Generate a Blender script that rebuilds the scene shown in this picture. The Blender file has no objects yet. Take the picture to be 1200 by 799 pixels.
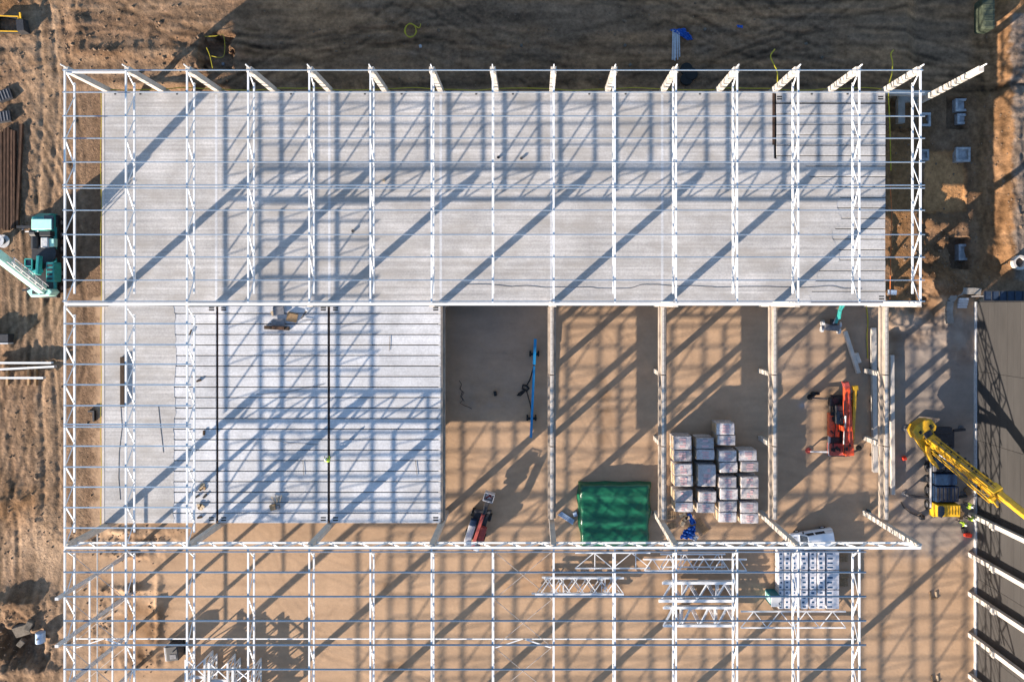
import bpy, bmesh, math, random
import numpy as np
from mathutils import Vector, Matrix
R = random.Random(7)
scene = bpy.context.scene
COL = scene.collection

# ------------------------------------------------------------------ camera
F, HC = 800.0, 78.8            # focal length in photo pixels, flying height
NX, NY = 625.0, 357.0          # where the plumb line meets the photo
cam = bpy.data.cameras.new('camera'); cam_o = bpy.data.objects.new('camera', cam); COL.objects.link(cam_o)
cam.sensor_width = 36; cam.lens = F / 1200 * 36
cam.shift_x = (600 - NX) / 1200; cam.shift_y = -(399.5 - NY) / 1200
cam.clip_start = 1; cam.clip_end = 3000
cam_o.location = (0, 0, HC); scene.camera = cam_o

# ------------------------------------------------------------------ light
LD = Vector((2.63, 2.30, -1.0))                 # direction the sunlight travels
EL = math.atan2(1, math.hypot(LD.x, LD.y)); AZ = math.atan2(-LD.x, -LD.y)
w = bpy.data.worlds.new('World'); scene.world = w; w.use_nodes = True
nt = w.node_tree; bg = nt.nodes['Background']
sky = nt.nodes.new('ShaderNodeTexSky'); sky.sky_type = 'NISHITA'; sky.sun_disc = False
sky.sun_elevation = EL; sky.sun_rotation = AZ; sky.air_density = 1.6; sky.dust_density = 0.6; sky.ozone_density = 3.0
tint = nt.nodes.new('ShaderNodeMix'); tint.data_type = 'RGBA'; tint.blend_type = 'MULTIPLY'; tint.inputs[0].default_value = 1
tint.inputs[7].default_value = (.95, 1.02, 1.20, 1)      # clear, deep blue evening sky
nt.links.new(sky.outputs[0], tint.inputs[6]); nt.links.new(tint.outputs[2], bg.inputs[0]); bg.inputs[1].default_value = 0.076
sl = bpy.data.lights.new('sun', 'SUN'); sl.energy = 5.0; sl.angle = math.radians(0.5); sl.color = (1.0, 0.86, 0.70)
so = bpy.data.objects.new('sun', sl); COL.objects.link(so); so.location = (-60, -50, 60)
so.rotation_euler = LD.to_track_quat('-Z', 'Y').to_euler()
scene.view_settings.view_transform = 'Standard'; scene.view_settings.look = 'None'
scene.view_settings.exposure = 1.57; scene.view_settings.gamma = 1

# ------------------------------------------------------------------ helpers
def S(z): return F / (HC - z)
def P(px, py, z=0.0):
    s = S(z); return Vector(((px - NX) / s, (NY - py) / s, z))
def KX(k): return -46.3 + 6.04 * k
Y_TOP, Y_MID, Y_BOT = 23.25, 0.05, -24.0
Z_DECK, Z_ROOF, Z_LOW = 4.95, 11.4, 9.9
ORD = ['first', 'second', 'third', 'fourth', 'fifth', 'sixth', 'seventh', 'eighth', 'ninth', 'tenth', 'eleventh',
       'twelfth', 'thirteenth', 'fourteenth', 'fifteenth', 'sixteenth']

class MB:
    def __init__(s): s.v = []; s.f = []
    def add(s, vs, fs):
        n = len(s.v); s.v += [tuple(v) for v in vs]; s.f += [tuple(i + n for i in f) for f in fs]; return s
    def box(s, x0, x1, y0, y1, z0, z1):
        return s.add([(x0,y0,z0),(x1,y0,z0),(x1,y1,z0),(x0,y1,z0),(x0,y0,z1),(x1,y0,z1),(x1,y1,z1),(x0,y1,z1)],
                     [(3,2,1,0),(4,5,6,7),(0,1,5,4),(1,2,6,5),(2,3,7,6),(3,0,4,7)])
    def cbox(s, c, sx, sy, sz, rz=0, tilt=0, taper=1.0):
        M = Matrix.Rotation(rz, 3, 'Z') @ Matrix.Rotation(tilt, 3, 'X')
        vs = []
        for z in (-.5, .5):
            t = taper if z > 0 else 1
            for x, y in ((-.5,-.5),(.5,-.5),(.5,.5),(-.5,.5)):
                vs.append(Vector(c) + M @ Vector((x*sx*t, y*sy*t, z*sz)))
        return s.add(vs, [(3,2,1,0),(4,5,6,7),(0,1,5,4),(1,2,6,5),(2,3,7,6),(3,0,4,7)])
    def bar(s, p, q, w=.1, h=None, w2=None, h2=None, up=(0,0,1)):
        p, q = Vector(p), Vector(q); h = w if h is None else h
        w2 = w if w2 is None else w2; h2 = h if h2 is None else h2
        d = (q - p).normalized(); u = Vector(up)
        if abs(d.dot(u)) > .98: u = Vector((0, 1, 0))
        a = d.cross(u).normalized(); b = a.cross(d).normalized()
        vs = [p + a*x*w/2 + b*y*h/2 for x, y in ((-1,-1),(1,-1),(1,1),(-1,1))] + \
             [q + a*x*w2/2 + b*y*h2/2 for x, y in ((-1,-1),(1,-1),(1,1),(-1,1))]
        return s.add(vs, [(3,2,1,0),(4,5,6,7),(0,1,5,4),(1,2,6,5),(2,3,7,6),(3,0,4,7)])
    def tube(s, pts, r=.03, n=6, closed=False):
        pts = [Vector(p) for p in pts]; N = len(pts); rings = []
        for i, p in enumerate(pts):
            a = pts[(i-1) % N] if (closed or i) else p; b = pts[(i+1) % N] if (closed or i < N-1) else p
            d = (b - a).normalized(); u = Vector((0,0,1)) if abs(d.z) < .9 else Vector((1,0,0))
            x = d.cross(u).normalized(); y = x.cross(d)
            rr = r[i] if isinstance(r, (list, tuple)) else r
            rings.append([p + x*math.cos(2*math.pi*j/n)*rr + y*math.sin(2*math.pi*j/n)*rr for j in range(n)])
        vs = [v for g in rings for v in g]; fs = []
        for i in range(N if closed else N-1):
            for j in range(n):
                a, b = i*n+j, i*n+(j+1) % n; c, d = ((i+1) % N)*n+(j+1) % n, ((i+1) % N)*n+j
                fs.append((a, b, c, d))
        if not closed: fs += [tuple(range(n))[::-1], tuple((N-1)*n+j for j in range(n))]
        return s.add(vs, fs)
    def cyl(s, c, r, h, axis='Z', n=14, r2=None):
        c = Vector(c); r2 = r if r2 is None else r2; vs = []
        for t, rr in ((-.5, r), (.5, r2)):
            for j in range(n):
                a = 2*math.pi*j/n; x, y = math.cos(a)*rr, math.sin(a)*rr
                o = {'Z': (x,y,t*h), 'X': (t*h,x,y), 'Y': (y,t*h,x)}[axis]; vs.append(c + Vector(o))
        fs = [(j, (j+1) % n, n+(j+1) % n, n+j) for j in range(n)] + [tuple(range(n))[::-1], tuple(range(n, 2*n))]
        return s.add(vs, fs)
    def prism(s, pts, z0, z1):
        n = len(pts); vs = [(p[0], p[1], z0) for p in pts] + [(p[0], p[1], z1) for p in pts]
        return s.add(vs, [tuple(range(n))[::-1], tuple(range(n, 2*n))] + [(j, (j+1) % n, n+(j+1) % n, n+j) for j in range(n)])
    def side(s, pts, a0, a1, axis='Y'):          # profile (u,z) pulled along an axis
        n = len(pts)
        f = (lambda p, a: (p[0], a, p[1])) if axis == 'Y' else (lambda p, a: (a, p[0], p[1]))
        vs = [f(p, a0) for p in pts] + [f(p, a1) for p in pts]
        return s.add(vs, [tuple(range(n)), tuple(range(n, 2*n))[::-1]] + [(j, n+j, n+(j+1) % n, (j+1) % n) for j in range(n)])
    def mesh(s, name, off=(0,0,0)):
        me = bpy.data.meshes.new(name); o = Vector(off)
        me.from_pydata([Vector(v) - o for v in s.v], [], s.f); me.validate()
        bm = bmesh.new(); bm.from_mesh(me); bmesh.ops.recalc_face_normals(bm, faces=bm.faces); bm.to_mesh(me); bm.free()
        return me
    def build(s, name, mat, parent=None, local=False, bevel=0.0, smooth=False):
        off = Vector((0,0,0)); p = parent
        if not local:
            while p is not None: off += p.location; p = p.parent
        me = s.mesh(name, off); me.materials.append(mat)
        o = bpy.data.objects.new(name, me); COL.objects.link(o); o.parent = parent
        if bevel:
            m = o.modifiers.new('bevel', 'BEVEL'); m.width = bevel; m.segments = 2; m.limit_method = 'ANGLE'
        if smooth:
            for q in me.polygons: q.use_smooth = True
        return o

def tag(o, label, cat, group=None):
    o['label'] = label; o['category'] = cat
    if group: o['group'] = group
    return o
def thing(name, label, cat, loc=(0,0,0), rz=0.0, group=None):
    o = bpy.data.objects.new(name, None); COL.objects.link(o); o.empty_display_size = .5
    o.location = loc; o.rotation_euler = (0, 0, rz); return tag(o, label, cat, group)
def kids(o): return [c for c in COL.objects if c.parent == o]
TREE = {}
def copy_tree(o, label, loc=None, rz=None):
    def cp(src, par):
        c = src.copy(); COL.objects.link(c)
        if par is not None: c.parent = par
        for ch in list(src.children): cp(ch, c)
        return c
    c = cp(o, None); c['label'] = label
    if loc is not None: c.location = loc
    if rz is not None: c.rotation_euler = (0, 0, rz)
    return c

# ------------------------------------------------------------------ materials
def mat(name, col, rough=.8, metal=0.0, var=.12, scale=3.0, bump=0.0, bscale=20.0, stretch=(1,1,1), spec=.3, col2=None, rnd=0.0, space='pos', coat=0):
    m = bpy.data.materials.new(name); m.use_nodes = True; t = m.node_tree; N = t.nodes; L = t.links
    b = N['Principled BSDF']; b.inputs['Roughness'].default_value = rough; b.inputs['Metallic'].default_value = metal
    b.inputs['Specular IOR Level'].default_value = spec; b.inputs['Coat Weight'].default_value = coat
    if space == 'pos': src = N.new('ShaderNodeNewGeometry').outputs['Position']
    else: src = N.new('ShaderNodeTexCoord').outputs['Object']
    mp = N.new('ShaderNodeMapping'); mp.inputs['Scale'].default_value = stretch; L.new(src, mp.inputs[0])
    n = N.new('ShaderNodeTexNoise'); n.inputs['Scale'].default_value = scale; n.inputs['Detail'].default_value = 7
    n.inputs['Roughness'].default_value = .65; L.new(mp.outputs[0], n.inputs['Vector'])
    mr = N.new('ShaderNodeMapRange'); mr.inputs['From Min'].default_value = .3; mr.inputs['From Max'].default_value = .7
    L.new(n.outputs[0], mr.inputs[0])
    c2 = col2 or tuple(c * (1 - 2*var) for c in col); c1 = tuple(min(1, c * (1 + var)) for c in col)
    mx = N.new('ShaderNodeMix'); mx.data_type = 'RGBA'
    mx.inputs[6].default_value = (*c2, 1); mx.inputs[7].default_value = (*c1, 1); L.new(mr.outputs[0], mx.inputs[0])
    out = mx.outputs[2]
    if rnd:
        oi = N.new('ShaderNodeObjectInfo'); h = N.new('ShaderNodeHueSaturation')
        r2 = N.new('ShaderNodeMapRange'); r2.inputs['To Min'].default_value = 1 - rnd; r2.inputs['To Max'].default_value = 1 + rnd
        L.new(oi.outputs['Random'], r2.inputs[0]); L.new(r2.outputs[0], h.inputs['Value']); L.new(out, h.inputs['Color']); out = h.outputs[0]
    L.new(out, b.inputs['Base Color'])
    if bump:
        n2 = N.new('ShaderNodeTexNoise'); n2.inputs['Scale'].default_value = bscale; n2.inputs['Detail'].default_value = 6
        L.new(mp.outputs[0], n2.inputs['Vector'])
        bp = N.new('ShaderNodeBump'); bp.inputs['Strength'].default_value = bump; bp.inputs['Distance'].default_value = .05
        L.new(n2.outputs[0], bp.inputs['Height']); L.new(bp.outputs[0], b.inputs['Normal'])
    return m

def concrete_floor(name, col, streak, rnd=0.0):
    """Concrete with stripes along X, blotches and light stains."""
    m = bpy.data.materials.new(name); m.use_nodes = True; t = m.node_tree; N = t.nodes; L = t.links
    b = N['Principled BSDF']; b.inputs['Roughness'].default_value = .85; b.inputs['Specular IOR Level'].default_value = .25
    g = N.new('ShaderNodeNewGeometry').outputs['Position']
    def noise(sc, st, det=5, lo=.3, hi=.7):
        mp = N.new('ShaderNodeMapping'); mp.inputs['Scale'].default_value = st; L.new(g, mp.inputs[0])
        n = N.new('ShaderNodeTexNoise'); n.inputs['Scale'].default_value = sc; n.inputs['Detail'].default_value = det; n.inputs['Roughness'].default_value = .6
        L.new(mp.outputs[0], n.inputs['Vector'])
        r = N.new('ShaderNodeMapRange'); r.inputs['From Min'].default_value = lo; r.inputs['From Max'].default_value = hi; L.new(n.outputs[0], r.inputs[0])
        return r.outputs[0], n.outputs[0]
    def mix(a, bb, f, mode='MIX'):
        x = N.new('ShaderNodeMix'); x.data_type = 'RGBA'; x.blend_type = mode
        for i, s_ in ((6, a), (7, bb)):
            if isinstance(s_, tuple): x.inputs[i].default_value = (*s_, 1)
            else: L.new(s_, x.inputs[i])
        if isinstance(f, float): x.inputs[0].default_value = f
        else: L.new(f, x.inputs[0])
        return x.outputs[2]
    s1, s1r = noise(1.0, (.05, 2.6, 1)); s2, _ = noise(.22, (1, 1, 1), 4); s3, _ = noise(.5, (.45, 1, 1), 9, .45, .66); s4, _ = noise(5.0, (1, 1, 1), 6, .35, .65)
    c = mix(tuple(x * (1 - streak) for x in col), tuple(x * (1 + streak * .6) for x in col), s1)
    wv = N.new('ShaderNodeTexWave'); wv.bands_direction = 'Y'; wv.inputs['Scale'].default_value = .82; wv.inputs['Distortion'].default_value = .35
    wv.inputs['Detail'].default_value = 2; wv.inputs['Detail Scale'].default_value = .6; L.new(g, wv.inputs['Vector'])
    wr = N.new('ShaderNodeMapRange'); wr.inputs['To Min'].default_value = 1 - streak * .30; wr.inputs['To Max'].default_value = 1.0; L.new(wv.outputs[1], wr.inputs[0])
    c = mix(c, wr.outputs[0], 1.0, 'MULTIPLY')
    r1 = N.new('ShaderNodeMapRange'); r1.inputs['To Min'].default_value = .76; r1.inputs['To Max'].default_value = 1.14; L.new(s2, r1.inputs[0])
    c = mix(c, r1.outputs[0], 1.0, 'MULTIPLY')
    r4 = N.new('ShaderNodeMapRange'); r4.inputs['To Min'].default_value = .86; r4.inputs['To Max'].default_value = 1.09; L.new(s4, r4.inputs[0])
    c = mix(c, r4.outputs[0], 1.0, 'MULTIPLY')
    sx = N.new('ShaderNodeSeparateXYZ'); L.new(g, sx.inputs[0])
    def mth(op, a_, b_):
        q = N.new('ShaderNodeMath'); q.operation = op
        for i_, v_ in enumerate((a_, b_)):
            if v_ is None: continue
            if isinstance(v_, (int, float)): q.inputs[i_].default_value = v_
            else: L.new(v_, q.inputs[i_])
        return q.outputs[0]
    ln = mth('LESS_THAN', mth('FRACT', mth('DIVIDE', mth('ADD', sx.outputs[1], 60.05), 1.131), None), .055)     # plank seams reading through
    s6, _ = noise(.35, (.35, 1.6, 1), 4, .40, .62)
    c = mix(c, tuple(x * .55 for x in col), mth('MULTIPLY', mth('MULTIPLY', ln, s6), .0 if rnd else .55))
    k = N.new('ShaderNodeMath'); k.operation = 'MULTIPLY'; L.new(s3, k.inputs[0]); k.inputs[1].default_value = .30 if rnd else .68
    c = mix(c, tuple(x * .62 * y for x, y in zip(col, (1, .96, .9))), k.outputs[0])
    if rnd:
        oi = N.new('ShaderNodeObjectInfo'); h = N.new('ShaderNodeHueSaturation')
        r2 = N.new('ShaderNodeMapRange'); r2.inputs['To Min'].default_value = 1 - rnd; r2.inputs['To Max'].default_value = 1 + rnd * .6
        L.new(oi.outputs['Random'], r2.inputs[0]); L.new(r2.outputs[0], h.inputs['Value']); L.new(c, h.inputs['Color']); c = h.outputs[0]
    L.new(c, b.inputs['Base Color'])
    bp = N.new('ShaderNodeBump'); bp.inputs['Strength'].default_value = .35; bp.inputs['Distance'].default_value = .03
    L.new(s1r, bp.inputs['Height']); L.new(bp.outputs[0], b.inputs['Normal'])
    return m

M = {}
M['screed'] = concrete_floor('screed_concrete', (.47, .455, .45), .26)
M['plank'] = concrete_floor('plank_concrete', (.56, .565, .59), .13, .08)
M['plank_u'] = concrete_floor('upper_plank_concrete', (.455, .445, .445), .18, .05)
M['conc'] = mat('precast_concrete', (.48, .44, .40), .85, var=.10, scale=1.3, bump=.15)
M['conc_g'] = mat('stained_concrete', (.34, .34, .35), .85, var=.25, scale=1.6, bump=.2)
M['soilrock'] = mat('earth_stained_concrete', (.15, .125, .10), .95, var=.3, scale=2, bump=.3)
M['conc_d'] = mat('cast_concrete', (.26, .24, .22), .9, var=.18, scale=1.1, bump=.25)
M['beamtan'] = mat('beam_concrete', (.33, .275, .23), .9, var=.22, scale=1.6, bump=.2, stretch=(1, .5, 1))
M['slotdark'] = mat('rust_and_slot_shade', (.06, .035, .025), .9, var=.3, scale=9)  # rust of the rebar; also paints the shade inside deck joints and slots
M['white'] = mat('white_steel_paint', (.73, .735, .745), .45, var=.04, scale=1.5, spec=.5)
M['white_d'] = mat('grey_white_steel_paint', (.50, .51, .53), .5, var=.08, scale=2, spec=.4)
M['galv_l'] = mat('pale_galvanised_steel', (.22, .32, .44), .42, metal=.5, var=.1, scale=2.5)
M['galv'] = mat('galvanised_steel', (.030, .085, .165), .45, metal=.35, var=.12, scale=2.5)
M['rod'] = mat('brace_rod_steel', (.55, .48, .42), .5, metal=.2, var=.15, scale=4)
M['black'] = mat('black_rubber', (.02, .02, .02), .8, var=.2, scale=8)
M['dark'] = mat('dark_painted_steel', (.035, .035, .04), .5, var=.25, scale=5, spec=.4)
M['glass'] = mat('dark_glass', (.015, .02, .03), .08, var=.1, scale=2, spec=.7)
M['yellow'] = mat('yellow_crane_paint', (.66, .37, .010), .38, var=.10, scale=2.5, spec=.5, coat=.15, col2=(.30, .17, .02))
M['yellow_d'] = mat('yellow_cab_paint', (.62, .36, .02), .4, var=.15, scale=3, spec=.5)
M['red'] = mat('red_crane_paint', (.80, .085, .014), .35, var=.12, scale=4, spec=.5, coat=.1, col2=(.30, .05, .03))
M['dred'] = mat('worn_red_paint', (.33, .06, .05), .55, var=.2, scale=5)
M['teal'] = mat('teal_crane_paint', (.035, .30, .28), .4, var=.12, scale=3, spec=.5, col2=(.02, .17, .17))
M['mint'] = mat('pale_mint_paint', (.42, .74, .64), .4, var=.06, scale=3, spec=.5)
M['blue'] = mat('blue_steel_paint', (.01, .19, .42), .4, var=.12, scale=3, spec=.5)
M['navy'] = mat('navy_steel_paint', (.012, .035, .085), .4, var=.3, scale=4, spec=.5)
M['grey'] = mat('machine_grey', (.17, .17, .185), .55, var=.2, scale=4)
M['lgrey'] = mat('light_machine_grey', (.50, .50, .52), .55, var=.15, scale=4)
M['wood'] = mat('pallet_wood', (.34, .22, .12), .85, var=.25, scale=5, stretch=(1, 4, 1), rnd=.2)
M['timber'] = mat('dark_timber', (.055, .034, .022), .9, var=.3, scale=4, stretch=(3, .4, 1), rnd=.25)
M['rust'] = mat('rusty_rail_steel', (.085, .045, .028), .85, var=.35, scale=2.5, stretch=(3, .5, 1), rnd=.2)
M['yhose'] = mat('yellow_hose', (.42, .36, .03), .5, var=.1)
M['ohose'] = mat('orange_hose', (.55, .16, .05), .5, var=.1)
M['cable'] = mat('black_cable', (.03, .03, .035), .6, var=.1)
M['cladding'] = mat('grey_cladding', (.046, .044, .044), .55, var=.10, scale=.5, spec=.4, stretch=(1, .3, 2), rnd=.06)
M['hivis'] = mat('hi_vis_cloth', (.55, .78, .06), .8, var=.08, scale=10)
M['skin'] = mat('skin', (.45, .27, .19), .6, var=.05)
M['trouser'] = mat('dark_workwear', (.025, .028, .04), .9, var=.2, scale=10)
M['helmet'] = mat('white_helmet', (.75, .75, .72), .3, var=.03)
M['carwhite'] = mat('white_car_paint', (.72, .74, .78), .25, var=.03, scale=1, spec=.5, coat=.5)
M['carglass'] = M['glass']
M['wrap'] = mat('shrink_wrap_film', (.52, .49, .49), .22, var=.12, scale=3.5, bump=.5, bscale=5, spec=.6, col2=(.30, .275, .27), rnd=.22)
M['kraft'] = mat('bag_paper', (.50, .38, .25), .75, var=.15, scale=4)
M['redprint'] = mat('faded_red_print', (.50, .25, .25), .4, var=.3, scale=9, stretch=(1, 5, 1), col2=(.50, .42, .42))
M['insul'] = mat('white_pack_film', (.66, .64, .66), .3, var=.06, scale=4, bump=.2, bscale=6, spec=.5)
M['label'] = mat('blue_pack_print', (.03, .10, .20), .5, var=.4, scale=5)
M['bluetarp'] = mat('blue_tarp', (.01, .085, .38), .4, var=.2, scale=6, bump=.3)
M['toilet'] = mat('teal_plastic', (.012, .12, .15), .4, var=.1)
M['paleblue'] = mat('pale_blue_film', (.35, .45, .60), .35, var=.1, scale=6)
M['mesh'] = mat('dark_blue_panel', (.03, .045, .075), .35, var=.2, scale=2)
M['stone'] = mat('clod_earth', (.21, .14, .092), .95, var=.3, scale=3, rnd=.2)
M['plain_red'] = mat('red_plastic', (.75, .06, .03), .4, var=.05)

# green tarp, with its own sheen and folds
M['green'] = mat('green_tarp', (.009, .105, .052), .28, var=.2, scale=1.2, bump=.6, bscale=2.2, spec=.5, stretch=(.6, 1.6, 1), col2=(.005, .062, .032))

# ------------------------------------------------------------------ terrain
def hsh(ix, iy, s):
    n = (ix.astype(np.int64) * 374761393 + iy.astype(np.int64) * 668265263 + s * 1274126177) & 0xffffffff
    n = ((n ^ (n >> 13)) * 1274126177) & 0xffffffff; n = (n ^ (n >> 16)) & 0xffffffff
    return n / 4294967295.0
def vn(x, y, s=0):
    ix, iy = np.floor(x), np.floor(y); fx, fy = x - ix, y - iy
    u, v = fx*fx*(3-2*fx), fy*fy*(3-2*fy)
    a, b, c, d = hsh(ix, iy, s), hsh(ix+1, iy, s), hsh(ix, iy+1, s), hsh(ix+1, iy+1, s)
    return (a*(1-u) + b*u)*(1-v) + (c*(1-u) + d*u)*v
def fbm(x, y, s=0, o=4):
    t = 0; a = .5
    for i in range(o): t = t + a*(vn(x, y, s+i*17) - .5); x, y, a = x*2.03+3.1, y*2.03+1.7, a*.5
    return t
def ridge(x, y, s=0, o=4):
    t = 0; a = .5
    for i in range(o): t = t + a*(1 - np.abs(2*vn(x, y, s+i*13) - 1)); x, y, a = x*2.03+5.3, y*2.03+2.9, a*.5
    return t
def sst(x): x = np.clip(x, 0, 1); return x*x*(3-2*x)
def rect(px, py, x0, y0, x1, y1, soft=6):
    px = px + 2.5*fbm(px*.12, py*.12, 5, 3)*min(soft, 8); py = py + 2.5*fbm(px*.12+7, py*.12, 6, 3)*min(soft, 8); d = np.minimum(np.minimum(px - x0, x1 - px), np.minimum(py - y0, y1 - py)); return sst(d / soft + .5)
def ell(px, py, cx, cy, rx, ry): return np.exp(-(((px-cx)/rx)**2 + ((py-cy)/ry)**2))

PITS = [(1091, 174, 1140, 247, 1.65, 3), (1117, 110, 1141, 147, 2.1, 2), (1118, 277, 1143, 314, 2.3, 2), (236, 44, 270, 80, 1.3, 8),
        (8, 738, 52, 772, .9, 20), (1045, 150, 1080, 350, .25, 8), (1044, 118, 1092, 152, 1.0, 5)]
HEAPS = [(16, 706, 38, 13, .85), (42, 742, 8, 9, 1.0), (30, 785, 45, 8, .4), (118, 735, 5, 42, .15), (186, 720, 4, 40, .35), (150, 690, 35, 3, .2), (152, 622, 45, 4, .2), (155, 650, 22, 3, .2),
         (1090, 300, 40, 30, .7), (1105, 335, 30, 16, .8), (1110, 262, 30, 10, .7), (228, 75, 20, 14, .6), (285, 55, 12, 14, .5), (1160, 290, 14, 16, .5),
         (0, 585, 30, 20, .5), (150, 62, 60, 10, .35), (92, 30, 10, 24, .35), (10, 405, 12, 10, .3), (1060, 375, 26, 14, .4), (1125, 400, 14, 16, .5), (210, 100, 60, 5, .5), (180, 765, 8, 16, .2)]
RUB = [(22, 745, 50, 52, 1.3), (122, 732, 14, 46, .8), (184, 722, 10, 42, .8), (150, 692, 36, 9, .8), (165, 772, 36, 12, .8), (142, 705, 20, 14, .6), (155, 651, 24, 5, .9), (1104, 300, 46, 46, 1.25), (160, 634, 50, 18, .9), (600, 30, 350, 35, .22), (40, 150, 60, 120, .22), (170, 40, 110, 50, .35), (30, 540, 60, 120, .30), (1080, 370, 60, 35, .8), (240, 70, 45, 40, .8), (150, 70, 70, 30, .45), (1180, 200, 22, 130, .5),
       (20, 600, 50, 60, .35), (90, 35, 30, 40, .6), (130, 630, 70, 16, .7), (1120, 410, 25, 30, .6), (20, 70, 45, 30, .5), (1070, 160, 30, 60, .5), (520, 95, 420, 12, .25), (30, 210, 16, 80, .35)]
TR = random.Random(21); TRACKS = []
for i in range(46):                                 # (centre x, centre y, radius, zone) of curved tyre tracks, in metres
    z = ('left', 'top', 'left', 'top', 'right', 'inside')[i % 6]
    ox, oy = {'left': (TR.uniform(-62, -50), TR.uniform(-40, 34)), 'top': (TR.uniform(-60, 50), TR.uniform(25.5, 35)), 'right': (TR.uniform(51, 57), TR.uniform(0, 34)), 'inside': (TR.uniform(-30, 48), TR.uniform(-40, -2))}[z]
    rad = TR.uniform(18, 90); a = (0 if z in ('left', 'right') else math.pi/2) + TR.uniform(-.35, .35) + TR.choice((0, math.pi)) 
    TRACKS.append((ox + rad*math.cos(a), oy + rad*math.sin(a), rad, z, TR.uniform(.5, 1)))
def track_field(X, Y):
    out = {'left': 0*X, 'top': 0*X, 'right': 0*X, 'inside': 0*X}
    for cx, cy, rad, z, k in TRACKS:
        dx_, dy_ = X - cx, Y - cy; d = np.sqrt(dx_*dx_ + dy_*dy_) - rad; th = np.arctan2(dy_, dx_)*rad
        for o_ in (-.95, .95):
            q = np.abs(d - o_ + .12*np.sin(th*.25)); out[z] += k*(np.exp(-(q/.24)**2)*(1 + .5*vn(th*.6, d*0+rad, 3)) - .55*np.exp(-((q-.42)/.16)**2))
    return out
def terrain(X, Y):
    px, py = NX + X*10.15, NY - Y*10.15
    inside = rect(px, py, 112, 350, 1150, 900, 16)
    inside = np.maximum(inside, rect(px, py, 70, 640, 1150, 900, 30)*.7)
    left = sst((115 - px)/30); top = sst((112 - py)/14); right = sst((px - 1145)/14)*sst((330-py)/20)
    out = 1 - inside
    H = out*(.10*fbm(X*.22, Y*.22, 3, 3) + .05*fbm(X*1.1, Y*1.1, 9, 3))
    wx, wy = fbm(X*.08, Y*.08, 31, 3)*5, fbm(X*.08+9, Y*.08, 37, 3)*5
    H += left*(.03*ridge(X*.9+wx*.8, Y*.05, 41, 5) + .014*fbm(X*2.2+wy, Y*.9+wx, 44, 3) + .022*ridge(X*.5+wy*.8, Y*.6+wx*1.2, 45, 5)*sst((60-px)/40 + .2))
    sw = top*sst((300 - px)/60)
    H += top*(.10*ridge(X*.12+.4*Y*.09, Y*.65+wy*.9, 51, 5) + .05*fbm(X*.4, Y*2.0+wx, 53, 3))
    H += sw*.11*ridge(X*.13, Y*.7+wy*1.4 + .012*X*X*.2, 57, 4)
    H += right*(.13*ridge(X*.9+wx*.5, Y*.35, 61, 5) + .05*np.sin(Y*6.5 + 3*vn(X*.8, Y*.3, 5))*vn(X*1.3, Y*.4, 8))
    H += inside*(.006*fbm(X*.9, Y*.9, 71, 3) + .012*ridge(X*.06+wx*.25, Y*.7, 73, 3))
    tf = track_field(X, Y); trk = (left*tf['left'] + top*tf['top'])*(.5 + vn(X*.15, Y*.15, 77)) + right*tf['right'] + inside*tf['inside']*.30
    H -= .034*trk
    rub = 0*X
    for cx, cy, rx, ry, a in RUB:
        rub = np.maximum(rub, a*ell(px, py, cx, cy, rx, ry))
    rub = rub*sst((1143-px)/3*1.0 + (px > 1141)*99*(py < 340))
    H += rub*(.60*(ridge(X*.6, Y*.6, 81, 6) - .45) + .34*fbm(X*2.0, Y*2.0, 83, 4))
    for cx, cy, rx, ry, a in HEAPS: H += a*ell(px, py, cx, cy, rx, ry)*(.6 + .8*vn(X*.8, Y*.8, 91))
    H -= .55*top*sst((px - 250)/60) + 1.3*sst((px-1062)/24)*sst((335-py)/30)*sst((1192-px)/24)
    for x0, y0, x1, y1, d, soft in PITS:
        m = rect(px, py, x0, y0, x1, y1, soft); H = H*(1 - m*(.97 if x0 > 1000 else .85)) - d*m
    # wheel tracks on the left lane
    for cx, wdt, dep in ((46, 3.2, .13), (63, 3.0, .13), (70, 2.5, .06)):
        c = cx + 6*np.sin(py*.013 + .6) + (py < 90)*(90-py)*(-.10)
        q = np.exp(-((px - c)/wdt)**2)*sst((640-py)/60)*left
        H -= dep*q*(.7 + .6*vn(py*.15, px*.1, 19))
    mapw = dict(px=px, py=py, inside=inside, left=left, top=top, right=right, rub=rub, trk=trk)
    return H, mapw

def axis_pts(a, b, step, far):
    mid = np.arange(a, b + step/2, step); ext = [1.5, 4, 10, 25, 60, 140, 300, 600]
    return np.concatenate([[a - e for e in ext[::-1]], mid, [b + e for e in ext]])
xs = axis_pts(-66, 60, .15, 600); ys = axis_pts(-48, 40, .15, 600)
GX, GY = np.meshgrid(xs, ys); GH, mw = terrain(GX, GY)
def hgt(x, y):
    h, _ = terrain(np.array([[float(x)]]), np.array([[float(y)]])); return float(h[0, 0])
nx, ny = len(xs), len(ys)
co = np.stack([GX.ravel(), GY.ravel(), GH.ravel()], 1)
idx = np.arange(nx*ny).reshape(ny, nx)
fc = np.stack([idx[:-1, :-1], idx[:-1, 1:], idx[1:, 1:], idx[1:, :-1]], -1).reshape(-1, 4)
gm = bpy.data.meshes.new('ground'); gm.vertices.add(len(co)); gm.vertices.foreach_set('co', co.ravel())
gm.loops.add(fc.size); gm.loops.foreach_set('vertex_index', fc.ravel().astype(np.int32))
gm.polygons.add(len(fc)); gm.polygons.foreach_set('loop_start', np.arange(0, fc.size, 4, dtype=np.int32))
gm.polygons.foreach_set('use_smooth', np.ones(len(fc), bool)); gm.update()
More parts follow.
